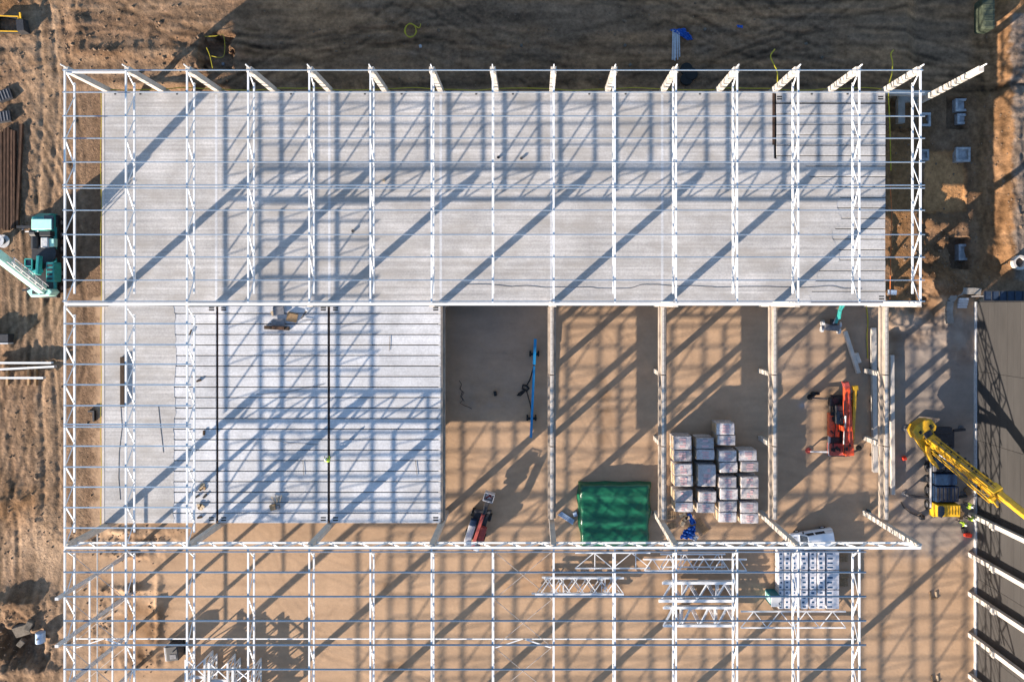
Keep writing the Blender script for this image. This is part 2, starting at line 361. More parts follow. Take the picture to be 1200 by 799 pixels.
# kinds of soil, by place; some tones carry the deck's shade
def soil():
    px, py, X, Y = mw['px'], mw['py'], GX, GY
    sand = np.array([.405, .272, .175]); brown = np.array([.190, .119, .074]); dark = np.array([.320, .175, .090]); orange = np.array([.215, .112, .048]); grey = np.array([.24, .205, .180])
    C = np.ones(X.shape + (3,))*brown
    def put(c, wgt):
        nonlocal C
        C = C*(1 - wgt[..., None]) + c*wgt[..., None]
    n1 = fbm(X*.12, Y*.12, 101, 4); n2 = fbm(X*.5, Y*.5, 107, 4); n3 = fbm(X*.1, Y*1.0, 109, 3); n4 = fbm(X*1.0, Y*.1, 113, 3)
    put(sand, np.clip(mw['inside']*(.95 + .5*n1), 0, 1))
    put(sand*.62, np.clip(mw['left']*(.32 + 2.6*n4 + 1.2*n2) + .8*rect(px, py, 42, -50, 74, 690, 10), 0, 1))
    put(dark, np.clip(mw['top']*sst((px-230)/80)*(.55 + 2.4*n1 + 2.2*n3), 0, .95)); put(brown*.55, np.clip(mw['top']*sst((px-230)/80)*(3.2*n2*(.4+n3+n1*2)), 0, .7))  # top strip: warmer tone put in to offset the deck's blue shade
    put(sand*.68, np.clip(mw['top']*sst((300-px)/60)*(.35 + 2.4*n3), 0, .8))
    put(orange, np.clip(sst((px-1140)/20)*sst((340-py)/30)*(.75 + 1.2*n2), 0, .95))
    put(orange*.9, np.clip(rect(px, py, 1040, 100, 1100, 420, 14)*(.5 + 1.4*n2), 0, .9))
    put(orange*1.15, np.clip(rect(px, py, 1038, 120, 1070, 362, 10)*(.85 + n2), 0, 1)); put(orange*1.9, rect(px, py, 1091, 174, 1140, 247, 3)*.97)
    put(grey*.72, np.clip(rect(px, py, 1188, 15, 1240, 330, 4)*(.8 + .8*n2), 0, 1)); put(dark*.6, np.clip(rect(px, py, 1145, 20, 1186, 330, 10)*(.1 + 2.4*n2), 0, .6))
    put(grey*1.1, np.clip(rect(px, py, 1050, 370, 1160, 650, 30)*(.75 + 1.2*n1), 0, .9)); put(grey*1.05, np.clip(rect(px, py, 520, 340, 640, 470, 50)*(.42 + n1), 0, .6)); put(grey, np.clip(rect(px, py, 905, 350, 1040, 450, 24)*(.35 + n1), 0, .6))  # greyer floors; first bay grey also paints the deck's shadow deeper
    put(orange*1.2, np.clip(ell(px, py, 6, 6, 40, 16)*(.9 + n2), 0, 1)); put(orange*1.1, np.clip(ell(px, py, 150, 730, 45, 60)*(.35 + 2*n2), 0, .8))
    put(orange*1.0, np.clip(ell(px, py, 10, 590, 60, 30)*(.5 + 2*n2), 0, .8))
    put(sand*1.08, np.clip(ell(px, py, 30, 640, 70, 30)*.7, 0, 1))
    put(dark*.38, np.clip(mw['rub']*(.40 + 3.0*n2), 0, .85)); put(dark*.40, np.clip(rect(px, py, 1078, 90, 1152, 345, 12)*(.55 + 2.0*n2 + n1), 0, .85)*(1 - rect(px, py, 1091, 174, 1140, 247, 4)))
    put(sand*.72, np.clip(ell(px, py, 200, 670, 90, 35)*.0, 0, 1))
    put(dark*.8, np.clip(ell(px, py, 660, 60, 330, 26)*(.2 + 2*n2), 0, .5))
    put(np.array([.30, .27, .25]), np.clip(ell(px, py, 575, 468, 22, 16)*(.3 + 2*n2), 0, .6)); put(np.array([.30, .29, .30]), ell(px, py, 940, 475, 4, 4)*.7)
    put(dark*1.2, np.clip(rect(px, py, 580, 645, 760, 700, 12)*(.10 + 1.6*n2), 0, .35))
    for (cx, cy, rx, ry) in ((710, 470, 10, 30), (705, 505, 6, 18), (455, 690, 12, 8), (460, 780, 14, 8), (830, 440, 8, 5), (1040, 742, 10, 8), (600, 690, 8, 5)):
        put(orange*.75, np.clip(ell(px, py, cx, cy, rx, ry)*(.25 + 3*n2), 0, .6))
    out_ = 1 - mw['inside']; st_ = mw['left']*fbm(X*1.6, Y*.16, 141, 4) + mw['top']*(1.1 + .3*sst((px-250)/60))*fbm(X*.2 + 2*n1, Y*1.5 + 1.5*n1, 143, 5) + mw['right']*fbm(X*1.8, Y*.25, 145, 4)
    C = C*(1 + out_*(.7*fbm(X*1.7, Y*1.7, 131, 4) + .9*st_) + .30*(1-out_)*fbm(X*.25, Y*1.4, 133, 4) + .22*(1-out_)*fbm(X*.9, Y*.9, 137, 4) - (.20 + .04*mw['top'])*np.clip(mw['trk'], -.6, 1.4)*(.75+.25*out_))[..., None]
    return np.clip(C, .012, 1)
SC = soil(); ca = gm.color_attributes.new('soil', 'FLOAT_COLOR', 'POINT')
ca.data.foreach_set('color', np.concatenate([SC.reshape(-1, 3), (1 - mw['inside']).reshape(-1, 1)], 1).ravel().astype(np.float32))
def soil_mat():
    m = bpy.data.materials.new('site_soil'); m.use_nodes = True; N = m.node_tree.nodes; L = m.node_tree.links
    b = N['Principled BSDF']; b.inputs['Roughness'].default_value = .95; b.inputs['Specular IOR Level'].default_value = .12
    a = N.new('ShaderNodeVertexColor'); a.layer_name = 'soil'; g = N.new('ShaderNodeNewGeometry')
    n = N.new('ShaderNodeTexNoise'); n.inputs['Scale'].default_value = 2.6; n.inputs['Detail'].default_value = 9; n.inputs['Roughness'].default_value = .7; L.new(g.outputs['Position'], n.inputs['Vector'])
    r = N.new('ShaderNodeMapRange'); r.inputs['From Min'].default_value = .3; r.inputs['From Max'].default_value = .7; L.new(n.outputs[0], r.inputs[0])
    def lin(a0, a1):
        q = N.new('ShaderNodeMapRange'); q.inputs['To Min'].default_value = a0; q.inputs['To Max'].default_value = a1; L.new(a.outputs[1], q.inputs[0]); return q.outputs[0]
    L.new(lin(.92, .62), r.inputs['To Min']); L.new(lin(1.06, 1.28), r.inputs['To Max'])
    x = N.new('ShaderNodeMix'); x.data_type = 'RGBA'; x.blend_type = 'MULTIPLY'; x.inputs[0].default_value = 1; L.new(a.outputs[0], x.inputs[6]); L.new(r.outputs[0], x.inputs[7])
    L.new(x.outputs[2], b.inputs['Base Color'])
    n2 = N.new('ShaderNodeTexNoise'); n2.inputs['Scale'].default_value = 3.2; n2.inputs['Detail'].default_value = 9; n2.inputs['Roughness'].default_value = .7; L.new(g.outputs['Position'], n2.inputs['Vector'])
    bp = N.new('ShaderNodeBump'); L.new(lin(.16, .9), bp.inputs['Strength']); bp.inputs['Distance'].default_value = .16; L.new(n2.outputs[0], bp.inputs['Height']); L.new(bp.outputs[0], b.inputs['Normal'])
    return m
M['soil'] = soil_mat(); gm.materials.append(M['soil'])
go = bpy.data.objects.new('ground', gm); COL.objects.link(go); go['kind'] = 'structure'

# loose clods and stones on the churned ground
def clods():
    rg = np.random.RandomState(5); b = MB(); n = 0
    ico = [(0,0,1),(.9,0,.3),(.3,.85,.3),(-.7,.5,.3),(-.7,-.5,.3),(.3,-.85,.3),(0,0,-.6)]
    fs = [(0,1,2),(0,2,3),(0,3,4),(0,4,5),(0,5,1),(6,2,1),(6,3,2),(6,4,3),(6,5,4),(6,1,5)]
    pts = []
    for cx, cy, rx, ry, a in RUB:
        k = int(a*rx*ry/12)
        pts += [(cx + rg.randn()*rx*.55, cy + rg.randn()*ry*.55) for _ in range(k)]
    pts += [(rg.uniform(0, 110), rg.uniform(0, 799)) for _ in range(20)] + [(rg.uniform(110, 1190), rg.uniform(0, 100)) for _ in range(30)]
    pts += [(rg.uniform(1045, 1190), rg.uniform(110, 340)) for _ in range(160)]
    pts = [(x, y) for x, y in pts if not (rect(np.array(x*1.), np.array(y*1.), 105, 345, 1200, 608, 2) > .5 and x > 108) and not (x > 1139 and y > 340) and -20 < x < 1215]
    A = np.array(pts); X, Y = (A[:, 0]-NX)/10.15, (NY-A[:, 1])/10.15
    hz, _ = terrain(X[None, :], Y[None, :]); hz = hz[0]
    for x, y, z in zip(X, Y, hz):
        r = .05 + .13*rg.rand()**3 + (.15 if rg.rand() < .03 else 0); t = rg.rand()*6.28; c, s_ = math.cos(t), math.sin(t); q = .7 + .6*rg.rand()
        b.add([((vx*c - vy*s_*q)*r + x, (vx*s_ + vy*c*q)*r + y, vz*r*.8 + z) for vx, vy, vz in [(u[0]*(1+.3*rg.randn()*.5), u[1], u[2]) for u in ico]], fs)
    o = b.build('clods', M['stone']); o['kind'] = 'stuff'
    o['label'] = 'loose earth clods and stones scattered over the churned soil'
clods()

exec_marker = None
# ------------------------------------------------------------------ concrete decks
def joints(a, b, step): 
    r = []; y = a
    while y < b: r.append(y); y += step
    return r
XL, XR = -46.6, 38.1
dk = thing('floor_deck', 'large pale concrete upper storey floor deck under the white roof trusses', 'floor deck', (XL, 0, Z_DECK))
MB().box(XL+.02, KX(12)-.1, .05, 22.98, 4.55, 4.93).build('deck_slab', M['conc_d'], dk)
MB().box(KX(12)-.08, XR-.05, .05, 22.97, 4.40, 4.68).build('deck_base', M['slotdark'], dk)
# ragged edge of the screed on the right
edge = [(906,108),(906,150),(907,186),(932,188),(944,193),(946,206),(968,212),(979,220),(985,232),(981,244),(986,256),(979,268),(976,281),(983,293),(984,305),(960,317),(955,330),(951,342),(949,356.5)]
pts = [(XL, .02), (XL, 23.0)]
for i, (a, b_) in enumerate(edge):
    p = P(a, b_, Z_DECK); pts.append((p.x, min(23.0, max(.02, p.y))))
    if i < len(edge)-1:
        for t in (.25, .5, .75):
            q = P(a + (edge[i+1][0]-a)*t + R.uniform(-3, 3)*(b_ > 180), b_ + (edge[i+1][1]-b_)*t, Z_DECK); pts.append((q.x, min(22.99, max(.03, q.y))))
MB().prism(pts, 4.93, 4.962).build('screed', M['screed'], dk)
def plank_mesh(L, W, d=.24, m='plank'):
    b = MB(); e = .025; z1 = 0
    pr = [(-W/2, -d), (W/2, -d), (W/2, -e*1.6), (W/2-e, 0), (-W/2+e, 0), (-W/2, -e*1.6)]
    n = len(pr); vs = [(0, p[0], p[1]) for p in pr] + [(L, p[0], p[1]) for p in pr]
    b.add(vs, [tuple(range(n))[::-1], tuple(range(n, 2*n))] + [(j, (j+1) % n, n+(j+1) % n, n+j) for j in range(n)])
    me = b.mesh('floor_plank'); me.materials.append(M[m]); return me
SP = 1.131
yj = [22.98] + [(NY - (109.3 + 12.22*i))/10.83 for i in range(1, 21)]
pm = plank_mesh(XR - KX(12) - .16, SP - .085, m='plank_u')
for i in range(20):
    o = bpy.data.objects.new('floor_plank', pm); COL.objects.link(o); o.parent = dk
    yc = (yj[i] + yj[i+1])/2 if i else yj[1] + SP/2
    o.location = (KX(12)+.14 - XL + R.uniform(-.02, .02), yc, R.uniform(-.012, .004)); 
    if i == 0: o.location.y = 22.95 - SP/2
# pale strips over the beam lines, edge kerb and small dark sockets
for px in (253.5, 386, 516.5, 646, 776):
    x = (px - NX)/10.83; MB().box(x-.13, x+.13, .3, 22.7, 4.955, 4.967).build('beam_strip', M['plank'], dk)
MB().box(XL-.04, XL+.22, .0, 23.04, 4.5, 4.985).build('edge_kerb', M['conc'], dk)
MB().box(XL+.23, XR-.05, 22.86, 23.05, 4.5, 4.975).build('edge_kerb', M['conc'], dk)
sm_ = MB().box(-.1, .1, -.07, .07, 0, .02).mesh('edge_socket'); sm_.materials.append(M['black'])
for px in (135, 164.5, 207.5, 341, 427.5, 470.5, 558, 601, 690.5, 733, 820, 951, 993):
    o = bpy.data.objects.new('edge_socket', sm_); COL.objects.link(o); o.parent = dk; p = P(px, 110.5, Z_DECK); o.location = (p.x - XL, p.y, .012)
def dashes(parent, px, rows, side):
    for py in rows:
        p = P(px, py, Z_DECK); b = MB().box(p.x, p.x + side*.55, p.y-.07, p.y+.07, Z_DECK-.02, Z_DECK+.006); b.build('core_slot_shade', M['black'], parent)  # flat black piece stands in for the shade inside an open slot
dashes(dk, 910.5, (113.5, 116.2), 1); dashes(dk, 1035, (113.5, 116.2), -1); dashes(dk, 1036, (347.3, 350.4), -1); dashes(dk, 904, (113.5, 116.2), -1)
MB().box(*sorted((P(905.2,109,5).x, P(908,109,5).x)), P(0,170,5).y, P(0,109,5).y, 4.955, 4.972).build('joint_shade_strip', M['slotdark'], dk)  # dark strip laid on top, painting the shade of an open gap

ld = thing('floor_deck', 'lower left concrete deck of open jointed hollow planks in three bays', 'floor deck', (XL, -23.6, Z_DECK))
ye = [(NY - 358)/10.83] + [(NY - (367.3 + 12.3*n))/10.83 for n in range(20)] + [(NY - 613.0)/10.83]
bays = [(XL+.24, KX(2)-.14), (KX(2)+.14, KX(4)-.14), (KX(4)+.14, KX(6)+.0)]
for bi, (x0, x1) in enumerate(bays):
    m1 = plank_mesh(x1 - x0, SP - .095); m2 = plank_mesh(x1 - x0, ye[0]-ye[1]-.095)
    for i in range(21):
        o = bpy.data.objects.new('floor_plank', m2 if i == 0 else m1); COL.objects.link(o); o.parent = ld
        yc = (ye[i]+ye[i+1])/2; o.location = (x0 - XL, yc + 23.6, R.uniform(-.014, .0))
MB().box(XL-.02, KX(6)-.1, -23.5, -.02, 4.35, 4.69).build('deck_base', M['slotdark'], ld)
MB().box(XL-.04, XL+.22, -23.62, -.02, 4.5, 4.985).build('edge_kerb', M['conc'], ld)
spts = [(XL+.23, -23.55), (XL+.23, -.05)]
lims = [204, 205, 205, 205.5, 206, 206, 205.5, 205, 204.5, 205, 205, 204.5, 203.5, 204, 204, 203.5, 204, 203.5, 204, 203.5, 203]
for i in range(21):
    for y, dxx in ((ye[i]-.06, 0), ((ye[i]+ye[i+1])/2, .6), (ye[i+1]+.06, -.5)):
        spts.append(((lims[i] + dxx + R.uniform(-.9, .9) - NX)/10.83, y))
MB().prism(spts, 4.93, 4.964).build('screed', M['screed'], ld)
for px in (255, 386):
    for s_, pxx in ((-1, px-4.2), (1, px+4.2)):
        dashes(ld, pxx, (360.6, 363.2), s_); dashes(ld, pxx, (606.3, 609.3), s_)
dashes(ld, 513.5, (360.6, 363.2), -1); dashes(ld, 513.5, (606.3, 609.3), -1)

def concrete_beam(k, y0, y1, label, ledge=True, open_=True):
    x = KX(k); t = thing('concrete_beam', label, 'beam', (x, y1, 3.9), group='precast floor beams')
    if open_:
        MB().box(x-.43, x+.43, y0, y1, 3.9, 4.35).build('ledge', M['beamtan'], t, bevel=.02)
        MB().box(x-.22, x+.22, y0+.03, y1-.03, 4.35, 4.90).build('web', M['beamtan'], t, bevel=.02)
        MB().box(x-.20, x+.06, y0+.05, y1-.05, 4.90, 4.93).build('sunlit_strip', M['conc'], t)  # pale strip on the left stands in for the web's sunlit face
    else:
        MB().box(x-.4, x+.4, y0, y1, 3.8, 4.34).build('web', M['slotdark'], t)
    st = MB(); n = int((y1-y0)/.6)
    for i in range(n):
        y = y0 + .3 + i*.6
        st.tube([(x-.1, y, 4.3), (x-.1, y, 4.97 if open_ else 4.9), (x+.1, y, 4.97 if open_ else 4.9), (x+.1, y, 4.3)], .012, 4)
    o = st.build('stirrup_row', M['slotdark'], t); o['kind'] = 'stuff'
    return t
for k, nm in ((2, 'first dark slot'), (4, 'second dark slot')):
    concrete_beam(k, -23.5, -.1, f'rusty, shade-dark beam showing in the {nm} between the lower deck bays', open_=False)
t6 = concrete_beam(6, -23.5, -.1, 'brown edge beam at the right end of the lower left deck')
segs = [(-7.58, -.25), (-15.32, -7.62), (-23.3, -15.36)]
for k, nm in ((8, 'left beam line of the open bay'), (10, 'second beam line from the left, beside the wrapped pallets'), (12, 'third beam line, between pallets and red crane'), (14, 'right beam line beside the lying columns')):
    for (y0, y1), w_ in zip(segs, ('top', 'middle', 'bottom')):
        concrete_beam(k, y0, y1, f'pale precast beam, {w_} length of the {nm}')

# ------------------------------------------------------------------ columns
def column(label, x, y, z0, z1, w=.55, pin=True, group=None, m='conc'):
    t = thing('concrete_column', label, 'column', (x, y, z0), group=group)
    MB().box(x-w/2, x+w/2, y-w/2, y+w/2, z0, z1).build('shaft', M[m], t, bevel=.02)
    if pin: MB().box(x-.045, x+.045, y+w/2-.13, y+w/2-.03, z1, z1+.8).build('top_pin', M['white'], t)
    return t
for k in range(15):
    column(f'tall concrete column on the top eave, {ORD[k]} from the left gable', KX(k), Y_TOP+.06, -.6, 11.15, group='columns along the top eave')
column('lone concrete column leaning past the right end of the top eave row', KX(15), Y_TOP+.06, -.8, 11.3, group='columns along the top eave')
for i, k in enumerate(range(0, 15, 2)):
    column(f'concrete column below the middle girder, {ORD[i]} from the left gable', KX(k), Y_MID, -.2, 11.1, pin=False, group='columns along the middle girder')
    column(f'concrete column below the bottom girder, {ORD[i]} from the left gable', KX(k), Y_BOT+.05, -.3, 11.1, pin=False, group='columns along the bottom girder')
for k, nm in ((8, 'left'), (10, 'second'), (12, 'third'), (14, 'right')):
    for y, w_ in ((-7.6, 'upper'), (-15.34, 'lower')):
        column(f'short column stub, {w_} one under the {nm} open beam line', KX(k), y, -.2, 3.9, .5, False, 'short columns under the open beams')

# ------------------------------------------------------------------ steel roof
def nodes(y0, y1, step):
    n = max(2, round(abs(y1-y0)/step)); return [y0 + (y1-y0)*i/n for i in range(n+1)]
def truss(label, x, y0, y1, web, group, lo0=.9, lo1=.9):
    t = thing('roof_truss', label, 'roof truss', (x, y0, Z_ROOF), group=group); c = .155
    MB().box(x-c/2, x+c/2, min(y0, y1), max(y0, y1), Z_ROOF-c, Z_ROOF).build('top_chord', M['white'], t)
    d = 1 if y1 > y0 else -1
    MB().box(x-.075, x+.075, min(y0+d*lo0, y1-d*lo1), max(y0+d*lo0, y1-d*lo1), Z_LOW-.08, Z_LOW+.09).build('bottom_chord', M['white'], t)
    st = (y1 - y0)/len(web)
    for i, ch in enumerate(web):
        a, b = y0 + st*i, y0 + st*(i+1)
        if ch == 'E': MB().bar((x, a+d*.1, Z_ROOF-.12), (x, y0+d*(lo0+.35), Z_LOW), .10).build('diagonal', M['white'], t)
        elif ch == 'B': MB().bar((x, a, Z_ROOF-.12), (x, b, Z_LOW), .10).build('diagonal', M['white'], t)
        else: MB().bar((x, a, Z_LOW), (x, b, Z_ROOF-.12), .07).build('diagonal', M['white'], t)
    return t
t0 = truss('white lattice roof truss over the upper deck, first from the left gable', KX(0), Y_TOP, Y_MID+.15, 'E//B/B/BB/', 'roof trusses over the upper deck')
for k in range(1, 15):
    copy_tree(t0, f'white lattice roof truss over the upper deck, {ORD[k]} from the left gable', (KX(k), Y_TOP, Z_ROOF))
t1 = truss('white lattice roof truss over the lower deck, first from the left gable', KX(0), Y_MID-.15, Y_BOT+.15, 'E/B/B/B/B/B/', 'roof trusses over the lower deck')
for k in (1, 2): copy_tree(t1, f'white lattice roof truss over the lower deck, {ORD[k]} from the left gable', (KX(k), Y_MID-.15, Z_ROOF))
t2 = truss('white lattice roof truss over the sand hall, first from the left gable', KX(0), Y_BOT-.15, Y_BOT-24, 'E/B/B/B/B/', 'roof trusses over the sand hall', .9)
for k in range(1, 14): copy_tree(t2, f'white lattice roof truss over the sand hall, {ORD[k]} from the left gable', (KX(k), Y_BOT-.15, Z_ROOF))

t3 = copy_tree(t2, 'white roof truss beyond the lower picture edge, first from the left', (KX(0), Y_BOT-24.15, Z_ROOF))
for k in range(1, 14): copy_tree(t2, f'white roof truss beyond the lower picture edge, {ORD[k]} from the left', (KX(k), Y_BOT-24.15, Z_ROOF))
for i, k in enumerate(range(0, 14, 2)):
    column(f'concrete column beyond the lower picture edge, {ORD[i]} from the left', KX(k), Y_BOT-24.1, -.3, 11.1, pin=False, group='columns inside the sand hall')
def girder(label, x0, x1, y, group):
    t = thing('lattice_girder', label, 'girder', (x0, y, Z_ROOF), group=group)
    MB().box(x0+.01, x1-.01, y-.13, y+.12, Z_ROOF-.15, Z_ROOF-.006).build('top_chord', M['white'], t)
    MB().box(x0+.3, x1-.3, y-.09, y+.09, Z_LOW-.08, Z_LOW+.08).build('bottom_chord', M['white'], t)
    n = 8; st = (x1-x0)/n
    for i in range(n):
        za, zb = (Z_ROOF-.2, Z_LOW) if i % 2 == 0 else (Z_LOW, Z_ROOF-.2)
        MB().bar((x0+st*i, y, za), (x0+st*(i+1), y, zb), .11 if i % 2 == 0 else .085, .12, up=(0,1,0)).build('diagonal', M['white'], t)
    return t
g0 = girder('long white girder on the middle columns, first span from the left gable', KX(0), KX(2), Y_MID, 'girders along the middle columns')
g1 = girder('white lattice girder on the bottom columns, first span from the left gable', KX(0), KX(2), Y_BOT, 'girders along the bottom columns')
for i in range(1, 7):
    copy_tree(g0, f'long white girder on the middle columns, {ORD[i]} span from the left gable', (KX(2*i), Y_MID, Z_ROOF))
    copy_tree(g1, f'white lattice girder on the bottom columns, {ORD[i]} span from the left gable', (KX(2*i), Y_BOT, Z_ROOF))
for i in range(7):
    copy_tree(g1, f'white girder beyond the lower picture edge, {ORD[i]} span from the left', (KX(2*i), Y_BOT-24.12, Z_ROOF))

def purlin(label, py, px0, px1, group, wide=.15, fl=.12, z=None, m='galv', h=.07):
    z = Z_ROOF + .004 if z is None else z; s = S(z+.2); y = (NY-py)/s; x0, x1 = (px0-NX)/s, (px1-NX)/s
    t = thing('purlin', label, 'purlin', (x0, y, z), group=group)
    b = MB()                                                # Z section: web, top flange, bottom flange
    b.box(x0, x1, y-.012, y+.012, z+.012, z+h)
    b.box(x0, x1, y-.01, y+wide, z+h, z+h+.012)
    b.build('top_flange', M[m], t)
    b = MB().box(x0, x1, y-fl, y+.02, z, z+.012); b.box(x0, x1, y-fl, y-fl+.012, z+.012, z+.03)
    b.build('bottom_flange', M['white_d'], t)
    return t
up = [82, 108, 136, 162, 190, 217, 220.5, 246.5, 275, 301.5, 328.5, 353.3]
for i, py in enumerate(up):
    purlin(f'thin blue grey roof purlin over the upper deck, {ORD[i]} row below the top eave', py, 72, 1085 if i else 1083, 'purlins over the upper deck', .065, .035, m='galv_l')
lo = [379.5, 404, 427, 451, 475.5, 497.5, 500.5, 523, 547.5, 571, 595, 619]
for i, py in enumerate(lo):
    purlin(f'short galvanised purlin over the lower deck, {ORD[i]} row below the middle girder', py, 73, 223, 'purlins over the lower deck', .075, .07, m='galv_l')
bo = [646.8, 671, 699.5, 728, 756.3, 785] + [785 + 28.5*i for i in range(1, 15)]
for i, py in enumerate(bo):
    purlin(f'long blue grey purlin over the sand hall, {ORD[i] if i < 16 else str(i+1)+"th"} row below the bottom columns', py, 73, 1016, 'purlins over the sand hall', .105 if 0 < i < 6 else .06, .10 if i < 6 else .05)
# long thin tie at the bottom chords, wind bracing
o = MB().box(KX(0)+.1, KX(1)-.1, Y_TOP-.32, Y_TOP-.18, 11.05, 11.2).build('eave_strut', M['white']); tag(o, 'white eave strut between the two leftmost top columns', 'strut')
p0, p1 = P(87, 748, Z_LOW), P(1003, 748.5, Z_LOW)
o = MB().bar(p0, p1, .10, .10).build('tie_rail', M['white']); tag(o, 'thin white tie rail running low across the sand hall trusses', 'tie rail')
for k, nm in ((0, 'left gable bay'), (7, 'middle bay')):
    t = thing('wind_bracing', f'crossed thin brace rods in the {nm} of the sand hall roof', 'bracing', (KX(k), Y_BOT, Z_ROOF-.3), group='crossed roof brace rods')
    for i in range(4):
        ya, yb = (NY-646-i*56)/S(11.1), (NY-702-i*56)/S(11.1)
        MB().tube([(KX(k)+.15, ya, 11.1), (KX(k+1)-.15, yb, 11.1)], .03, 5).build('brace_rod', M['rod'], t)
        MB().tube([(KX(k)+.15, yb, 11.04), (KX(k+1)-.15, ya, 11.04)], .03, 5).build('brace_rod', M['rod'], t)
    b0 = KX(k); ym = p0.y
    MB().bar((b0+.2, ym-.9, Z_LOW), (b0+3.0, ym, Z_LOW), .08).build('strut', M['white'], t)
    MB().bar((b0+3.0, ym, Z_LOW), (b0+5.8, ym-.9, Z_LOW), .10).build('strut', M['white'], t)

# gable wall frame at the lower left
for i, y in enumerate((-28.6, -33.2, -37.8, -42.4)):
    o = MB().box(-46.55, -46.2, y-.14, y+.14, -.3, 12.4).build('gable_post', M['white_d']); tag(o, f'grey steel gable post, {ORD[i]} one below the bottom left column', 'post', 'gable posts')
for z, y0, r, lab in ((7.8, -28.6, .13, 'upper white gable rail across the steel posts'), (6.5, -24.4, .06, 'thin grey gable rail starting at the bottom left column'), (3.95, -28.6, .13, 'lower white gable rail across the steel posts')):
    o = MB().box(-46.15, -46.15+r, -46, y0+.2, z, z+.14).build('gable_rail', M['white'] if r > .1 else M['white_d']); tag(o, lab, 'rail', 'gable rails')

# ------------------------------------------------------------------ neighbouring wall on the right
WX = 50.95
bw = thing('warehouse_wall', 'dark grey clad warehouse wall standing along the right edge of the site', 'wall', (WX, -22, 0))
MB().box(WX+.12, WX+.6, -47, .30, -.6, 9.4).build('core', M['dark'], bw)
me_ = MB().box(0, .12, -3.94, 3.94, 0, .985).mesh('wall_panel'); me_.materials.append(M['cladding'])
for r_ in range(9):
    for c_ in range(6):
        o = bpy.data.objects.new('wall_panel', me_); COL.objects.link(o); o.parent = bw
        y = .28 - 3.95 - 7.92*c_; o.location = (R.uniform(-.006, .006), y + 22, .42 + r_)
MB().box(WX-.12, WX+.10, -47, .33, -.4, .40).build('plinth', M['lgrey'], bw)
MB().box(WX-.05, WX+.62, .31, .38, .42, 9.5).build('corner_trim', M['dark'], bw)
MB().box(WX-.10, WX+.66, -47, .36, 9.42, 9.6).build('coping', M['grey'], bw)
for i, py in enumerate((601, 648, 694, 742, 790)):
    y = (NY-py)/10.15 - .1; x = WX-.55
    t = column(f'pale concrete wall column with a corbel, {ORD[i]} from the yellow crane', x, y, -.3, 10.2, .50, False, 'columns along the warehouse wall')
    b = MB(); b.cbox((x-.36, y, 4.2), .22, .6, .5); b.cbox((x, y-.38, 4.2), .5, .3, .4); b.build('corbel', M['conc'], t, bevel=.03)

# ------------------------------------------------------------------ yellow truck crane
def G(px, py, dz=0.0):                         # point on the ground below a photo point
    p = P(px, py, 0); return Vector((p.x, p.y, hgt(p.x, p.y) + dz))
yc = thing('truck_crane', 'yellow truck crane with raised boom beside the grey warehouse wall', 'crane', (46.5, -19, 0))
b = MB().box(45.15, 47.85, -23.2, -14.4, .75, 1.25); b.box(45.5, 47.5, -14.6, -13.9, .8, 1.4); b.build('chassis', M['dark'], yc, bevel=.04)
cabp = [(-24.0, .7), (-24.0, 1.5), (-23.75, 2.25), (-22.45, 2.3), (-22.35, .7)]
cb = MB().side(cabp, 45.25, 47.9, 'X').build('cab', M['yellow_d'], yc, bevel=.06)
MB().side([(-24.03, 1.5), (-23.78, 2.2), (-23.7, 2.2), (-23.9, 1.5)], 45.4, 47.7, 'X').build('windscreen', M['glass'], cb)
MB().prism([(45.35, -23.7), (45.75, -23.85), (46.05, -23.4), (46.05, -22.7), (45.8, -22.5), (45.35, -22.6)], 2.28, 2.34).build('roof_hatch', M['glass'], cb)
b = MB()
for i in range(5): b.box(46.2 + i*.33, 46.26 + i*.33, -23.6, -22.6, 2.30, 2.33)
b.build('roof_rib', M['yellow'], cb)
b = MB().box(45.3, 47.75, -20.3, -19.05, 1.25, 1.95); b.build('deck_box', M['navy'], yc, bevel=.06)
b = MB().box(45.3, 47.9, -22.2, -20.45, 1.25, 2.0); b.build('deck_box', M['navy'], yc, bevel=.06)
b = MB()
for i in range(6): b.box(45.4 + i*.42, 45.62 + i*.42, -22.0, -20.6, 2.0, 2.06)
b.build('deck_rib', M['dark'], yc)
for x in (45.12, 47.6):
    for y in (-15.4, -17.0, -18.6, -21.3, -22.9):
        wh = MB().cyl((x+.12, y, .58), .56, .34, 'X', 16).build('wheel', M['black'], yc); MB().cyl((x+.12, y, .58), .27, .37, 'X', 10).build('rim', M['grey'], wh)
o = MB().box(45.02, 45.18, -23.0, -16.6, 1.28, 1.36).build('side_rail', M['lgrey'], yc)
for (a, c_) in (((1090, 506.5), (1064, 503.5)), ((1091, 584), (1064, 580.5)), ((1117, 504.5), (1131, 503)), ((1119, 583.5), (1133, 580.5))):
    p, q = P(*a, .8), P(*c_, .8); leg = MB().bar(p, q, .28, .26).build('outrigger', M['dark'], yc, bevel=.03)
    d = q.copy(); MB().cyl((d.x, d.y, .42), .10, .8, 'Z', 8).cyl((d.x, d.y, .05), .33, .1, 'Z', 10).build('foot_pad', M['grey'], leg)
